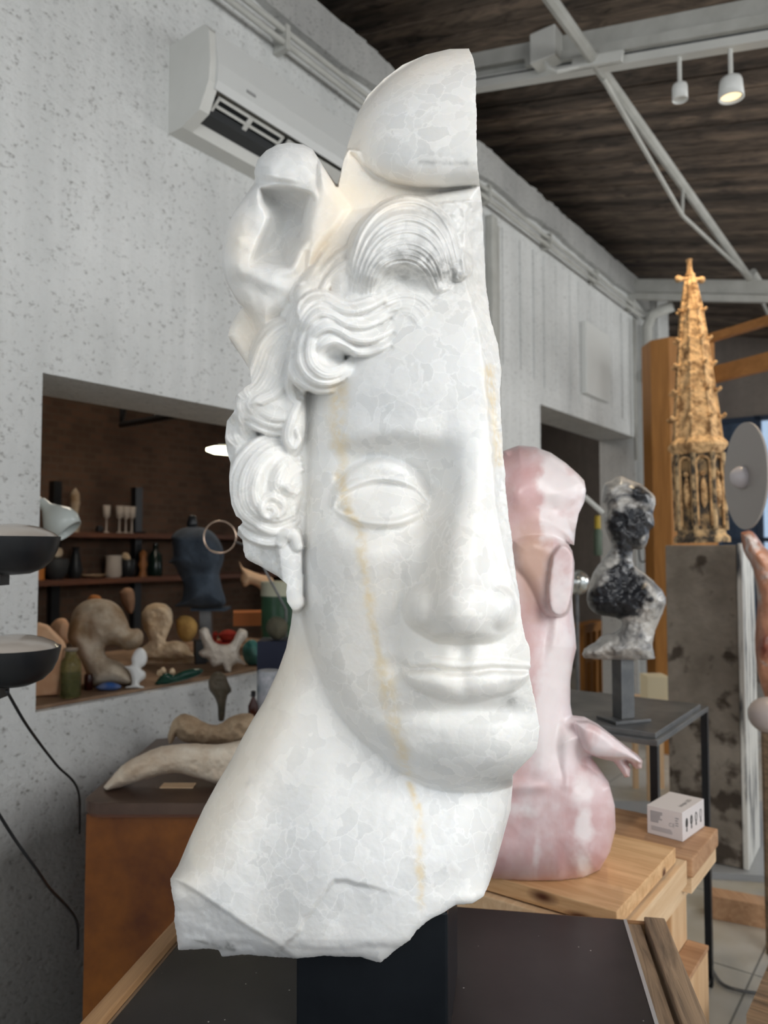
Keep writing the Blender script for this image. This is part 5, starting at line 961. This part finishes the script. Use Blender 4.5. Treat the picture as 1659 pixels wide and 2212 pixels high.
stone('yellow_clay_lump', [(380,1340),(392,1330),(412,1332),(426,1348),(424,1368),(412,1384),(398,1386),(384,1370)], 3.33, .05, M_YEL, 'yellowish clay head beside the cream bust', 'sculpture', nz=(2, 10))
t = thing('dark_box', PZ(408, 1424, SZ) + Vector((.0, .30, 0)), 'dark box supporting the yellowish head', 'box', .4); zt_ = P(400, 1385, 3.33).z - SZ; MB().box((-.022, -.03, 0), (.024, .04, zt_)).build('box_body', M_DARK, t); t.location = Vector((P(402, 1385, 3.15).x + .010, 3.345, SZ))
stone('green_stone', [(333,1478),(345,1462),(358,1452),(375,1458),(392,1450),(420,1444),(438,1446),(434,1456),(410,1466),(380,1474),(350,1480)], None, .02, M_MALA, 'long dark green polished stone on the front of the sill', 'stone', z=SZ, bumps=((355,1458,8,5,4),))
for i, (px, yb) in enumerate(((344, 1458), (352, 1452), (372, 1454))):
    stone('shell_chip', [(px - 6, yb), (px - 4, yb - 9), (px + 3, yb - 11), (px + 7, yb - 3), (px + 4, yb + 2)], 2.75 - i * .03, .012, M_CREAM, 'small beige shell lying on the dark green stone', 'shell', group='shells on the green stone')
stone('white_coral', [(430,1362),(440,1355),(450,1360),(458,1380),(476,1392),(498,1390),(510,1370),(518,1358),(532,1362),(534,1376),(522,1392),(516,1410),(524,1426),(530,1436),(512,1432),(500,1440),(498,1452),(488,1452),(480,1436),(468,1440),(458,1440),(448,1424),(434,1418),(430,1408),(440,1400),(436,1384)], None, .045, M_CORAL, 'branching whitish coral overhanging the sill edge', 'coral', z=SZ + .0, Rr=14, bumps=((500,1395,8,6,-6),(470,1410,20,10,4)), nz=(6, 9), jag=1.6)
stone('teal_crystal', [(525,1395),(536,1384),(548,1382),(560,1392),(580,1410),(588,1424),(572,1434),(545,1438),(530,1430),(524,1412)], None, .04, M_TEAL, 'teal green crystal lump right of the white coral', 'crystal', z=SZ, p=1.3, nz=(3, 12))
stone('grey_pebble', [(580,1340),(592,1332),(612,1336),(622,1352),(616,1372),(598,1384),(582,1372),(574,1356)], 3.0, .05, mat('mossy_grey', c8(92, 88, 72), .8, col2=c8(60, 60, 50), scale=10), 'mossy grey rounded stone beside the neck of the head', 'stone')
t = thing('dark_stool_box', Vector((P(598, 1384, 3.0).x, 3.02, SZ)), 'dark blue crate under the mossy stone', 'crate'); MB().box((-.07, -.06, 0), (.07, .08, P(598, 1383, 3.0).z - SZ)).build('crate_body', mat('navy_paint', c8(22, 28, 48), .6), t)
vessel('tall_glass_cylinder', 598, 1400, 1258, None, [(34, 1400), (34, 1284), (33, 1260)], mat('bottle_green', c8(70, 104, 80), .1, trans=.5, ior=1.3), 'tall green glass cylinder with pale top behind the ear lobe', 'vase', (('pale_cover', [(35, 1288), (35, 1258), (3, 1256)], mat('milky_cover', c8(170, 170, 150), .6)),), y=3.5)
t = thing('orange_crate', P(540, 1352, 3.75), 'orange wooden crate glimpsed behind the coral', 'crate', .2); MB().box((-.08, 0, 0), (.09, .15, .065)).build('crate_body', mat('orange_wood_crate', c8(168, 100, 50), .6), t)
t = thing('red_tray', P(488, 1392, 3.62), 'red wire tray with red bits behind the white coral', 'tray'); mb = MB(); mb.box((-.07, 0, 0), (.07, .1, .008)); mb.box((-.07, 0, .0), (-.064, .1, .05)); mb.box((.064, 0, 0), (.07, .1, .05)); mb.box((-.07, 0, .044), (.07, .006, .05)); mb.build('tray_frame', mat('red_paint', c8(150, 34, 26), .5), t); mb = MB(); mb.ball((0.0, .05, .035), (.045, .04, .03), 2); mb.build('red_rag', mat('red_rag', c8(140, 40, 24), .9), t)
stone('pale_driftwood', [(516,1210),(524,1225),(540,1232),(560,1240),(584,1246),(592,1256),(590,1275),(570,1280),(556,1268),(540,1262),(528,1268),(520,1255),(522,1238)], 3.7, .05, mat('pale_peach_cast', c8(206, 170, 136), .8), 'pale peach plaster animal cast half hidden behind the hair', 'sculpture')
# dark clay head on its stand
bm_ = P(430, 1312, 3.35)
stone('clay_head', [(370,1160),(378,1150),(392,1142),(412,1138),(440,1140),(462,1152),(478,1176),(484,1200),(480,1222),(474,1240),(480,1270),(488,1300),(476,1312),(440,1314),(410,1312),(376,1310),(392,1296),(396,1262),(386,1240),(376,1220),(364,1215),(374,1200)], 3.35, .13, M_BLUEG, 'dark blue grey clay head with wrapped hair on a stand behind the hatch', 'sculpture', Rr=34, bumps=((425,1240,30,14,-18),(400,1270,14,30,-16),(440,1185,30,30,10)), nz=(4, 20), zc=P(442, 1312, 3.40).z + .001)
t = thing('head_stand', P(442, 1418, 3.40), 'grey modelling stand post under the dark clay head', 'stand'); hz_ = P(442, 1306, 3.40).z - t.location.z; t.location.z = SZ
hz_ = P(442, 1312, 3.40).z - SZ
mb = MB(); mb.box((-.02, -.02, 0), (.03, .02, hz_ - .012)); mb.build('post', M_GREYM, t); mb = MB(); mb.box((-.05, -.06, hz_ - .012), (.10, .08, hz_)); mb.build('board', M_BLUEG, t)
mb = MB(); mb.lathe([(.022, 0), (.024, .02), (.016, .05), (.012, .055)], tuple(P(415, 1140, 3.36)), 14); o = mb.build('black_knob_bottle', M_BLACK, smooth=True); tag(o, 'small black bottle standing up behind the dark clay head', 'bottle')
# round glass magnifier ring
cm = P(475, 1160, 3.12); t = thing('magnifier_lamp', cm, 'round wire magnifier ring beside the dark clay head', 'lamp'); rr_ = 34 * 3.2 / F
mb = MB(); mb.tube([(rr_ * math.cos(a_), 0, rr_ * math.sin(a_)) for a_ in np.linspace(0, 2 * math.pi, 33)], .0035, 8, caps=False); mb.build('ring', mat('brass_ring', (.6, .45, .35), .2, metal=1), t, smooth=True)
mb = MB(); mb.tube([(rr_ * .95, 0, -.02), (rr_ + .07, 0, -.045), (rr_ + .2, .05, -.3), (rr_ + .2, .05, SZ - cm.z)], .005, 8); mb.build('arm', M_GREYM, t, smooth=True)
# white enamel lamp shade poking from the left of the hatch
c_ = P(98, 1092, 2.62); e_ = P(150, 1148, 2.62); ax = (e_ - c_).normalized(); t = thing('enamel_lamp', c_, 'white enamel lamp shade leaning out at the left of the hatch', 'lamp')
q = ax.to_track_quat('Z', 'Y').to_matrix(); k = 2.62 / F
mb = MB(); mb.lathe([(9 * k, -14 * k), (11 * k, -4 * k), (13 * k, 6 * k), (24 * k, 22 * k), (36 * k, 40 * k), (38 * k, 58 * k), (31 * k, 76 * k), (28 * k, 76 * k), (34 * k, 57 * k), (20 * k, 24 * k), (8 * k, 8 * k)], (0, 0, 0), 32, ax=q, caps=False); mb.build('shade', mat('glossy_white_enamel', c8(196, 204, 202), .15), t, smooth=True)
mb = MB(); mb.tube([(0, 0, 0), tuple(-ax * .04), (-.10, .05, .02), (-.16, .08, -.15), (-.16, .08, SZ - c_.z)], .009, 8); mb.build('arm', M_WHITE, t, smooth=True)
# shelves on the brick wall with their things
SHU0, SHU1 = WB - .26, WB
h1 = hit(300, 1152, u=SHU0)[2]; h2 = hit(300, 1247, u=SHU0)[2]; sl = hit(60, 1150, u=SHU0)[0]; sr = hit(560, 1150, u=SHU0)[0]
t = thing('wall_shelving', W(0, 0, 0), 'dark wooden shelving on the brown brick wall behind the hatch', 'shelving', TH)
for h_ in (h1, h2): mb = MB(); mb.box((sl - .3, SHU0, h_ - .035), (sr + 1.2, SHU1, h_)); mb.build('shelf', M_SHELFW, t)
for px_, yt in ((158, 1042), (335, 1056)):
    s_ = hit(px_, 1150, u=SHU0)[0]; ht_ = hit(px_, yt, u=WB - .05)[2]; mb = MB(); mb.box((s_ - .03, WB - .06, .4), (s_ + .03, WB - .001, ht_)); mb.build('upright', M_BLACK, t)
def onshelf(px, h_, u=WB - .16): s_ = hit(px, 1185, u=u)[0]; return W(s_, h_ + .001, u)
M_DIMG = mat('dusty_goblet_glass', c8(200, 190, 180), .3, trans=.3)
g0_ = None
for px_ in (229, 257, 271, 284):
    if g0_ is None:
        g0_ = thing('goblet', onshelf(px_, h1), 'pale stemmed goblet in a row on the upper shelf', 'goblet', 0, 'goblets on the upper shelf')
        MB().lathe([(.028, 0), (.006, .012), (.005, .10), (.024, .12), (.028, .20), (.026, .20), (.02, .125), (.002, .12)], seg=16, caps=False).build('glass', M_DIMG, g0_, smooth=True)
    else: g_ = copy_tree(g0_); g_.location = onshelf(px_, h1)
def small(name, px, h_, prof, m, label, cat): o = MB().lathe(prof, seg=16).build(name, m, smooth=True, autosmooth=50); o.location = onshelf(px, h_); tag(o, label, cat); return o
small('glass_vase', 246, h2, [(.05, 0), (.06, .02), (.055, .12), (.06, .16)], M_DIMG, 'dim glass vase standing in the middle of the lower shelf', 'vase')
small('white_dish', 204, h2, [(.03, 0), (.08, .02), (.085, .025)], M_CREAM, 'shallow pale dish beside the vase on the lower shelf', 'dish')
o = small('black_pot', 277, h2, [(.04, 0), (.055, .03), (.06, .10), (.05, .13)], M_BLACK, 'black pot holding a pale flower on the lower shelf', 'pot'); mb = MB(); mb.ball((-.01, 0, .15), (.035, .03, .03), 2).warp(.02, 18, 3); mb.build('pale_flower', M_CREAM, o)
small('dark_bottle', 336, h2, [(.05, 0), (.055, .02), (.05, .16), (.02, .2), (.018, .25)], mat('dark_green_bottle', c8(12, 28, 24), .2), 'dark green bottle at the right end of the lower shelf', 'bottle')
small('amber_figure', 309, h2, [(.03, 0), (.02, .05), (.035, .09), (.02, .13), (.03, .17), (.005, .2)], mat('amber_wood', c8(130, 84, 48), .5), 'amber wooden figure beside the dark green bottle', 'figure')
small('dark_bowl', 122, h2, [(.04, 0), (.07, .04), (.085, .10), (.08, .14)], M_DARK, 'big dark bowl at the left end of the lower shelf', 'bowl')
small('wooden_ball', 122, h2 + .141, [(.001, 0), (.035, .012), (.045, .04), (.035, .07), (.001, .082)], M_BROWNS, 'brown ball sitting in the big dark bowl', 'ball')
small('black_vase', 164, h2, [(.03, 0), (.05, .05), (.03, .14), (.02, .2), (.03, .22)], M_BLACK, 'black vase next to the big dark bowl', 'vase')
small('orange_tin', 82, h2, [(.045, 0), (.045, .12)], mat('orange_tin', c8(176, 110, 52), .5), 'orange tin at the very left of the lower shelf', 'tin')
small('black_ink_pot', 214, h1, [(.02, 0), (.03, .02), (.02, .05)], M_BLACK, 'small black ink pot in front of the goblets', 'pot')
small('black_tray', 298, h1, [(.06, 0), (.065, .012)], M_BLACK, 'flat black tray on the upper shelf right of the goblets', 'tray')
small('dark_figurine', 160, h1, [(.03, 0), (.04, .06), (.02, .12), (.035, .2), (.03, .27), (.005, .31)], M_BROWNS, 'brown figurine in front of the left shelf upright', 'figurine')
# truss and fluorescent tube under the back ceiling
t = thing('dark_roof_truss', W(0, 0, 0), 'black lattice truss under the dark back room ceiling', 'truss', TH); a_ = hit(262, 918, s=2.6); b_ = (2.6, a_[1] - 1.2, a_[2] + .0)
a_ = P(262, 918, 4.3); b_ = P(430, 888, 3.6)
t.rotation_euler.z = 0; mb = MB(); mb.tube([a_, b_], .018, 6); mb.build('bottom_chord', M_BLACK, t); up = Vector((0, 0, .36))
mb = MB(); pr_ = [a_, a_.lerp(b_, .22) + up, a_.lerp(b_, .5), a_.lerp(b_, .75) + up * 1.1, b_]; mb.tube(pr_, .010, 6); mb.build('lattice', M_BLACK, t); mb = MB(); mb.tube([a_ + up, b_ + up * 1.1], .014, 6); mb.tube([a_, a_ + up], .01, 6); mb.build('top_chord', M_BLACK, t)
t = thing('strip_light', P(470, 971, 4.1), 'glowing strip light in the back room beside the hair', 'light', R(0)); mb = MB(); mb.tube([(-.06, 0, 0), (-.02, .02, 0), (.08, .07, 0), (.3, .18, 0)], [.008, .022, .026, .02], 10); mb.build('glowing_tube', mat('warm_white_glow', (1, 1, 1), .5, emit=((1, .92, .62), 9)), t, smooth=True); mb = MB(); mb.box((-.0, -.0, .026), (.3, .16, .036)); mb.build('fitting', M_DARK, t)
for o_ in (t,): pass
# ------------------------------------------------------------------ brown cabinet below the hatch with shells
CT = .85
fa = PZ(172, 1735, CT); fb = PZ(600, 1742, CT)
t = thing('brown_cabinet', (fa.x, fa.y, 0), 'orange brown cabinet with rounded dark top in front of the wall', 'cabinet', 0)
M_CAB = mat('mottled_orange_veneer', c8(138, 82, 30), .4, col2=c8(84, 42, 16), scale=4, detail=9, ramp=(.36, .64)); M_CTOP = mat('dark_brown_top', c8(72, 54, 46), .35, col2=c8(92, 72, 60), scale=6)
wc = fb.x - fa.x
def backy(x): return (DW - .02 - N.x * x) / N.y - .0
xl_, xr_ = fa.x, fa.x + wc
mb = MB(); mb.prism([(0.01, .02, 0), (wc - .01, .02, 0), (wc - .01, .75, 0), (0.01, .62, 0)], (0, 0, CT - .035)); mb.build('carcass', M_CAB, t)
rr = .05; pts = [(rr * (1 - math.cos(a_)), rr * (1 - math.sin(a_)), 0) for a_ in np.linspace(0, math.pi / 2, 8)]
mb = MB(); mb.prism(pts + [(wc, 0, 0), (wc, .80, 0), (.0, .66, 0)], (0, 0, .028)); o = mb.build('cabinet_top', M_CTOP, t); o.location.z = CT - .028
mb = MB(); mb.prism([(p_[0] + .004, p_[1] + .004, 0) for p_ in pts] + [(wc, .004, 0), (wc, .7, 0), (.004, .64, 0)], (0, 0, .008)); o = mb.build('top_molding', M_SHELFW, t); o.location.z = CT - .037
M_BONE = mat('white_driftwood', c8(226, 214, 196), .8, col2=c8(196, 174, 150), scale=10, bump=.003, bscale=50)
stone('driftwood', [(224,1700),(238,1682),(268,1650),(300,1632),(350,1612),(410,1606),(470,1608),(540,1600),(560,1640),(540,1690),(480,1694),(430,1682),(380,1670),(340,1676),(290,1692),(250,1704),(230,1710)], None, .05, M_BONE, 'long white driftwood piece lying on the brown cabinet', 'driftwood', z=CT + .003, bumps=((290,1655,14,10,6),(330,1640,16,8,-5),(420,1640,60,10,6),(470,1672,40,7,-5)), nz=(4, 10), Rr=20, jag=.8)
stone('pale_shells', [(362,1590),(372,1560),(392,1542),(420,1548),(440,1560),(470,1566),(500,1548),(530,1540),(552,1550),(560,1600),(500,1612),(420,1606),(390,1600),(380,1590),(372,1606),(364,1606)], 2.42, .06, mat('beige_bone', c8(190, 168, 140), .85, col2=c8(150, 126, 100), scale=12), 'beige knobbly bone piece behind the driftwood', 'bone', bumps=((400,1565,14,12,6),(520,1565,14,10,6)), nz=(8, 12), Rr=24, jag=1.8)
o = MB().box((-.045, -.02, 0), (.045, .02, .003)).build('wood_offcut', M_PINE); o.location = PZ(385, 1698, CT + .001); tag(o, 'thin pale wood offcut on the front of the cabinet top', 'offcut')
# brown spiked head on rod, bottle and jar at the wall foot of the sill
stone('bronze_head', [(450,1472),(458,1456),(472,1450),(486,1458),(494,1476),(500,1492),(492,1502),(488,1520),(484,1556),(472,1556),(470,1524),(462,1504),(452,1490)], None, .035, mat('mottled_bronze', c8(92, 82, 68), .6, col2=c8(60, 54, 40), scale=14), 'dark bronze skull like head on a rod before the hatch wall', 'sculpture', z=CT + .05, Rr=14, nz=(2, 8))
vessel('brown_bottle', 547, 1548, 1493, None, [(10, 1548), (11, 1545), (11, 1525), (4, 1508), (4, 1503)], mat('amber_glass', c8(60, 26, 16), .2), 'small brown bottle with black cap near the neck', 'bottle', (('cap', [(5, 1505), (5, 1494)], M_BLACK),), y=2.62)
vessel('printed_tub', 580, 1545, 1450, None, [(24, 1545), (25, 1542), (25, 1455), (23, 1450)], mat('pale_printed_label', c8(190, 190, 196), .5, col2=c8(120, 130, 136), scale=20), 'pale printed tub half hidden behind the neck', 'tub', y=2.72)
t = thing('ledge_block', (P(490, 1560, 2.7).x - .10, 2.55, 0), 'plain block ledge behind the bones', 'ledge', TH - R(0)); bpy.data.objects.remove(t)
# ------------------------------------------------------------------ two headed black work lamp at the left edge
ly = 1.62; t = thing('double_work_lamp', P(-70, 2000, ly), 'black two-headed work lamp with glass covers at the left edge', 'lamp'); t.location.z = 0; k = ly / F
for py_ in (1162, 1402):
    c_ = P(28, py_, ly) - t.location; hb_ = 96 * k
    mb = MB(); mb.lathe([(.002, -80 * k), (36 * k, -77 * k), (62 * k, -66 * k), (80 * k, -48 * k), (90 * k, -26 * k), (95 * k, -4 * k), (96 * k, 3 * k), (92 * k, 3 * k), (84 * k, -22 * k), (.002, -60 * k)], c_, 40, caps=False); b_ = mb.build('lamp_bowl', M_BLACK, t, smooth=True, autosmooth=40)
    mb = MB(); mb.lathe([(93 * k, 2 * k), (82 * k, 12 * k), (60 * k, 22 * k), (30 * k, 29 * k), (.002, 31 * k)], c_, 40, caps=False); mb.build('glass_cover', mat('frosted_reflector_glass', c8(190, 180, 170), .12, spec=.9), t, smooth=True)
    mb = MB(); mb.box(c_ + Vector((-.05, -.02, -.10)), c_ + Vector((-.015, .02, -.068))); mb.tube([c_ + Vector((-.03, 0, -.09)), Vector((0, 0, c_.z - .10))], .012, 8); mb.build('bracket', M_BLACK, t)
mb = MB(); mb.tube([(0, 0, 0), (0, 0, 1.62)], .016, 10); mb.build('pole', M_BLACK, t)
def cable(name, pts, r_, m, label, cat='cable'):
    q = dens([tuple(p_) for p_ in pts], 8); o = MB().tube([Vector(p_) for p_ in q], r_, 8).build(name, m, smooth=True); tag(o, label, cat); return o
cable('black_cable', [P(14, 1492, 1.60), P(60, 1570, 1.7), P(120, 1650, 1.95), P(168, 1706, 2.2), P(172, 1800, 2.4)], .0032, M_BLACK, 'thin black cable slanting from the lower lamp head to the cabinet')
cable('black_cable', [P(-20, 1730, 1.65), P(30, 1810, 1.7), P(80, 1880, 1.75), P(108, 1920, 1.85), P(164, 1986, 2.1), P(168, 2050, 2.3)], .0036, M_BLACK, 'second black cable hanging below, in front of the grey wall foot')
cable('grey_floor_cable', [PZ(1535, 2090, .01), PZ(1560, 2125, .01), PZ(1600, 2140, .01), PZ(1660, 2150, .01), PZ(1720, 2170, .01)], .006, M_GREYM, 'grey cable lying on the floor tiles right of the bench')
# ------------------------------------------------------------------ dim things seen through the right doorway
t = thing('trestle_stand', W(5.0, 0, 2.75), 'orange wooden trestle standing inside the dark doorway', 'trestle', TH); h_ = hit(1270, 1345, u=3.0)[2]; s_ = hit(1270, 1345, u=3.0)[0]; t.location = W(s_, 0, 3.0)
mb = MB(); mb.box((-.22, -.05, h_ - .04), (.35, .08, h_)); mb.build('top_bar', M_ORANGE, t)
for x_ in (-.18, -.02, .14, .28): mb = MB(); mb.box((x_, -.03, 0), (x_ + .06, .03, h_ - .04)); mb.build('leg', M_ORANGE, t)
for hh_ in (.35, .65): mb = MB(); mb.box((-.18, -.035, hh_), (.34, -.02, hh_ + .06)); mb.build('cross_bar', M_ORANGE, t)
sA_, sB_ = D0 + .1, D1 - .1
t = thing('tool_shelf', W(0, 0, 0), 'dark tool shelf inside the right doorway', 'shelf', TH); hs_ = hit(1250, 1155, u=4.2)[2]
mb = MB(); mb.box((sA_, 4.2, hs_ - .03), (sB_ + 2.0, 4.5, hs_)); mb.build('shelf_board', M_SHELFW, t); mb = MB(); mb.box((sA_, 4.5, 0), (sB_ + 2.2, 4.55, 1.75)); mb.build('back_board', M_DARK, t)
vessel('yellow_capped_bottle', 1292, 1200, 1115, None, [(8, 1200), (9, 1196), (9, 1150), (6, 1142)], mat('green_grey_bottle', c8(86, 100, 84), .4), 'green bottle with a yellow cap inside the right doorway', 'bottle', (('cap', [(7, 1142), (6, 1114)], mat('yellow_plastic', c8(176, 150, 50), .5)),), y=5.6)
o = MB().ball((0, 0, 0), .085, 3).build('glass_globe', mat('silvered_globe', (.6, .62, .6), .08, metal=.8), smooth=True); o.location = P(1246, 1258, 5.2); tag(o, 'silvery glass globe between pink torso and black bust', 'globe')
mb = MB(); q_ = [P(1262, 1072, 5.3), P(1302, 1108, 5.3)]; mb.tube(q_, .018, 8); o = mb.build('lamp_arm', M_ACW); tag(o, 'pale slanting lamp arm in the dark doorway behind the bust', 'lamp arm')
mb = MB(); mb.tube([(0, 0, 0), (0, 0, -1.35)], .012, 8); mb.build('stand_post', M_GREYM, bpy.data.objects['glass_globe'])
cp = [P(1378, 1180, 4.2), P(1372, 1210, 4.2), P(1380, 1214, 4.2), P(1398, 1200, 4.2), P(1400, 1190, 4.2), P(1388, 1160, 4.2)]
cable('hanging_wire', [P(1380, 1100, 6.1), P(1380, 1180, 6.1), P(1384, 1212, 6.1), P(1396, 1208, 6.1), P(1396, 1185, 6.1), P(1390, 1160, 6.1)], .006, M_DARK, 'dark looped wire hanging by the pier behind the bust')
# ================================================================== light
w = bpy.data.worlds.new('world'); S.world = w; w.use_nodes = True
w.node_tree.nodes['Background'].inputs[0].default_value = (.88, .94, 1, 1); w.node_tree.nodes['Background'].inputs[1].default_value = 1.08
def area(name, loc, target, size, sy, power, col):
    l = bpy.data.lights.new(name, 'AREA'); l.shape = 'RECTANGLE'; l.size = size; l.size_y = sy; l.energy = power; l.color = col
    o = bpy.data.objects.new(name, l); COL.objects.link(o); o.location = loc; o.rotation_euler = (Vector(target) - Vector(loc)).to_track_quat('-Z', 'Y').to_euler(); return o
area('window_light', (2.1, -1.2, 2.8), (0, 1.3, 1.5), 2.2, 1.6, 82, (1, .99, .96))
area('far_window_fill', W(8.6, 2.6, -2.2), W(5.6, 1.6, 1.6), 2.4, 1.8, 90, (1, .99, .96))  # fill added by the far window to lift the dark background
area('wall_fill', W(5.0, 3.1, -1.0), W(5.8, 2.3, 2.3), 1.8, 1.2, 33, (1, 1, .98))  # unseen fill panel added under the ceiling to brighten the right wall
area('workshop_fill', W(2.6, 3.0, 3.4), W(2.4, .9, 3.5), 1.2, .6, 17, (1, .85, .68))  # both workshop areas are unseen fills added to brighten the back room
area('workshop_fill', W(6.2, 3.0, 3.8), W(6.2, .9, 3.8), 1.2, .6, 9, (1, .88, .75))
S.view_settings.view_transform = 'Standard'; S.view_settings.look = 'None'
cy = S.cycles
cy.use_adaptive_sampling = True; cy.adaptive_threshold = .06; cy.adaptive_min_samples = 10; cy.max_bounces = 6; cy.diffuse_bounces = 3; cy.glossy_bounces = 3; cy.transmission_bounces = 5
cy.caustics_reflective = False; cy.caustics_refractive = False; cy.use_denoising = True
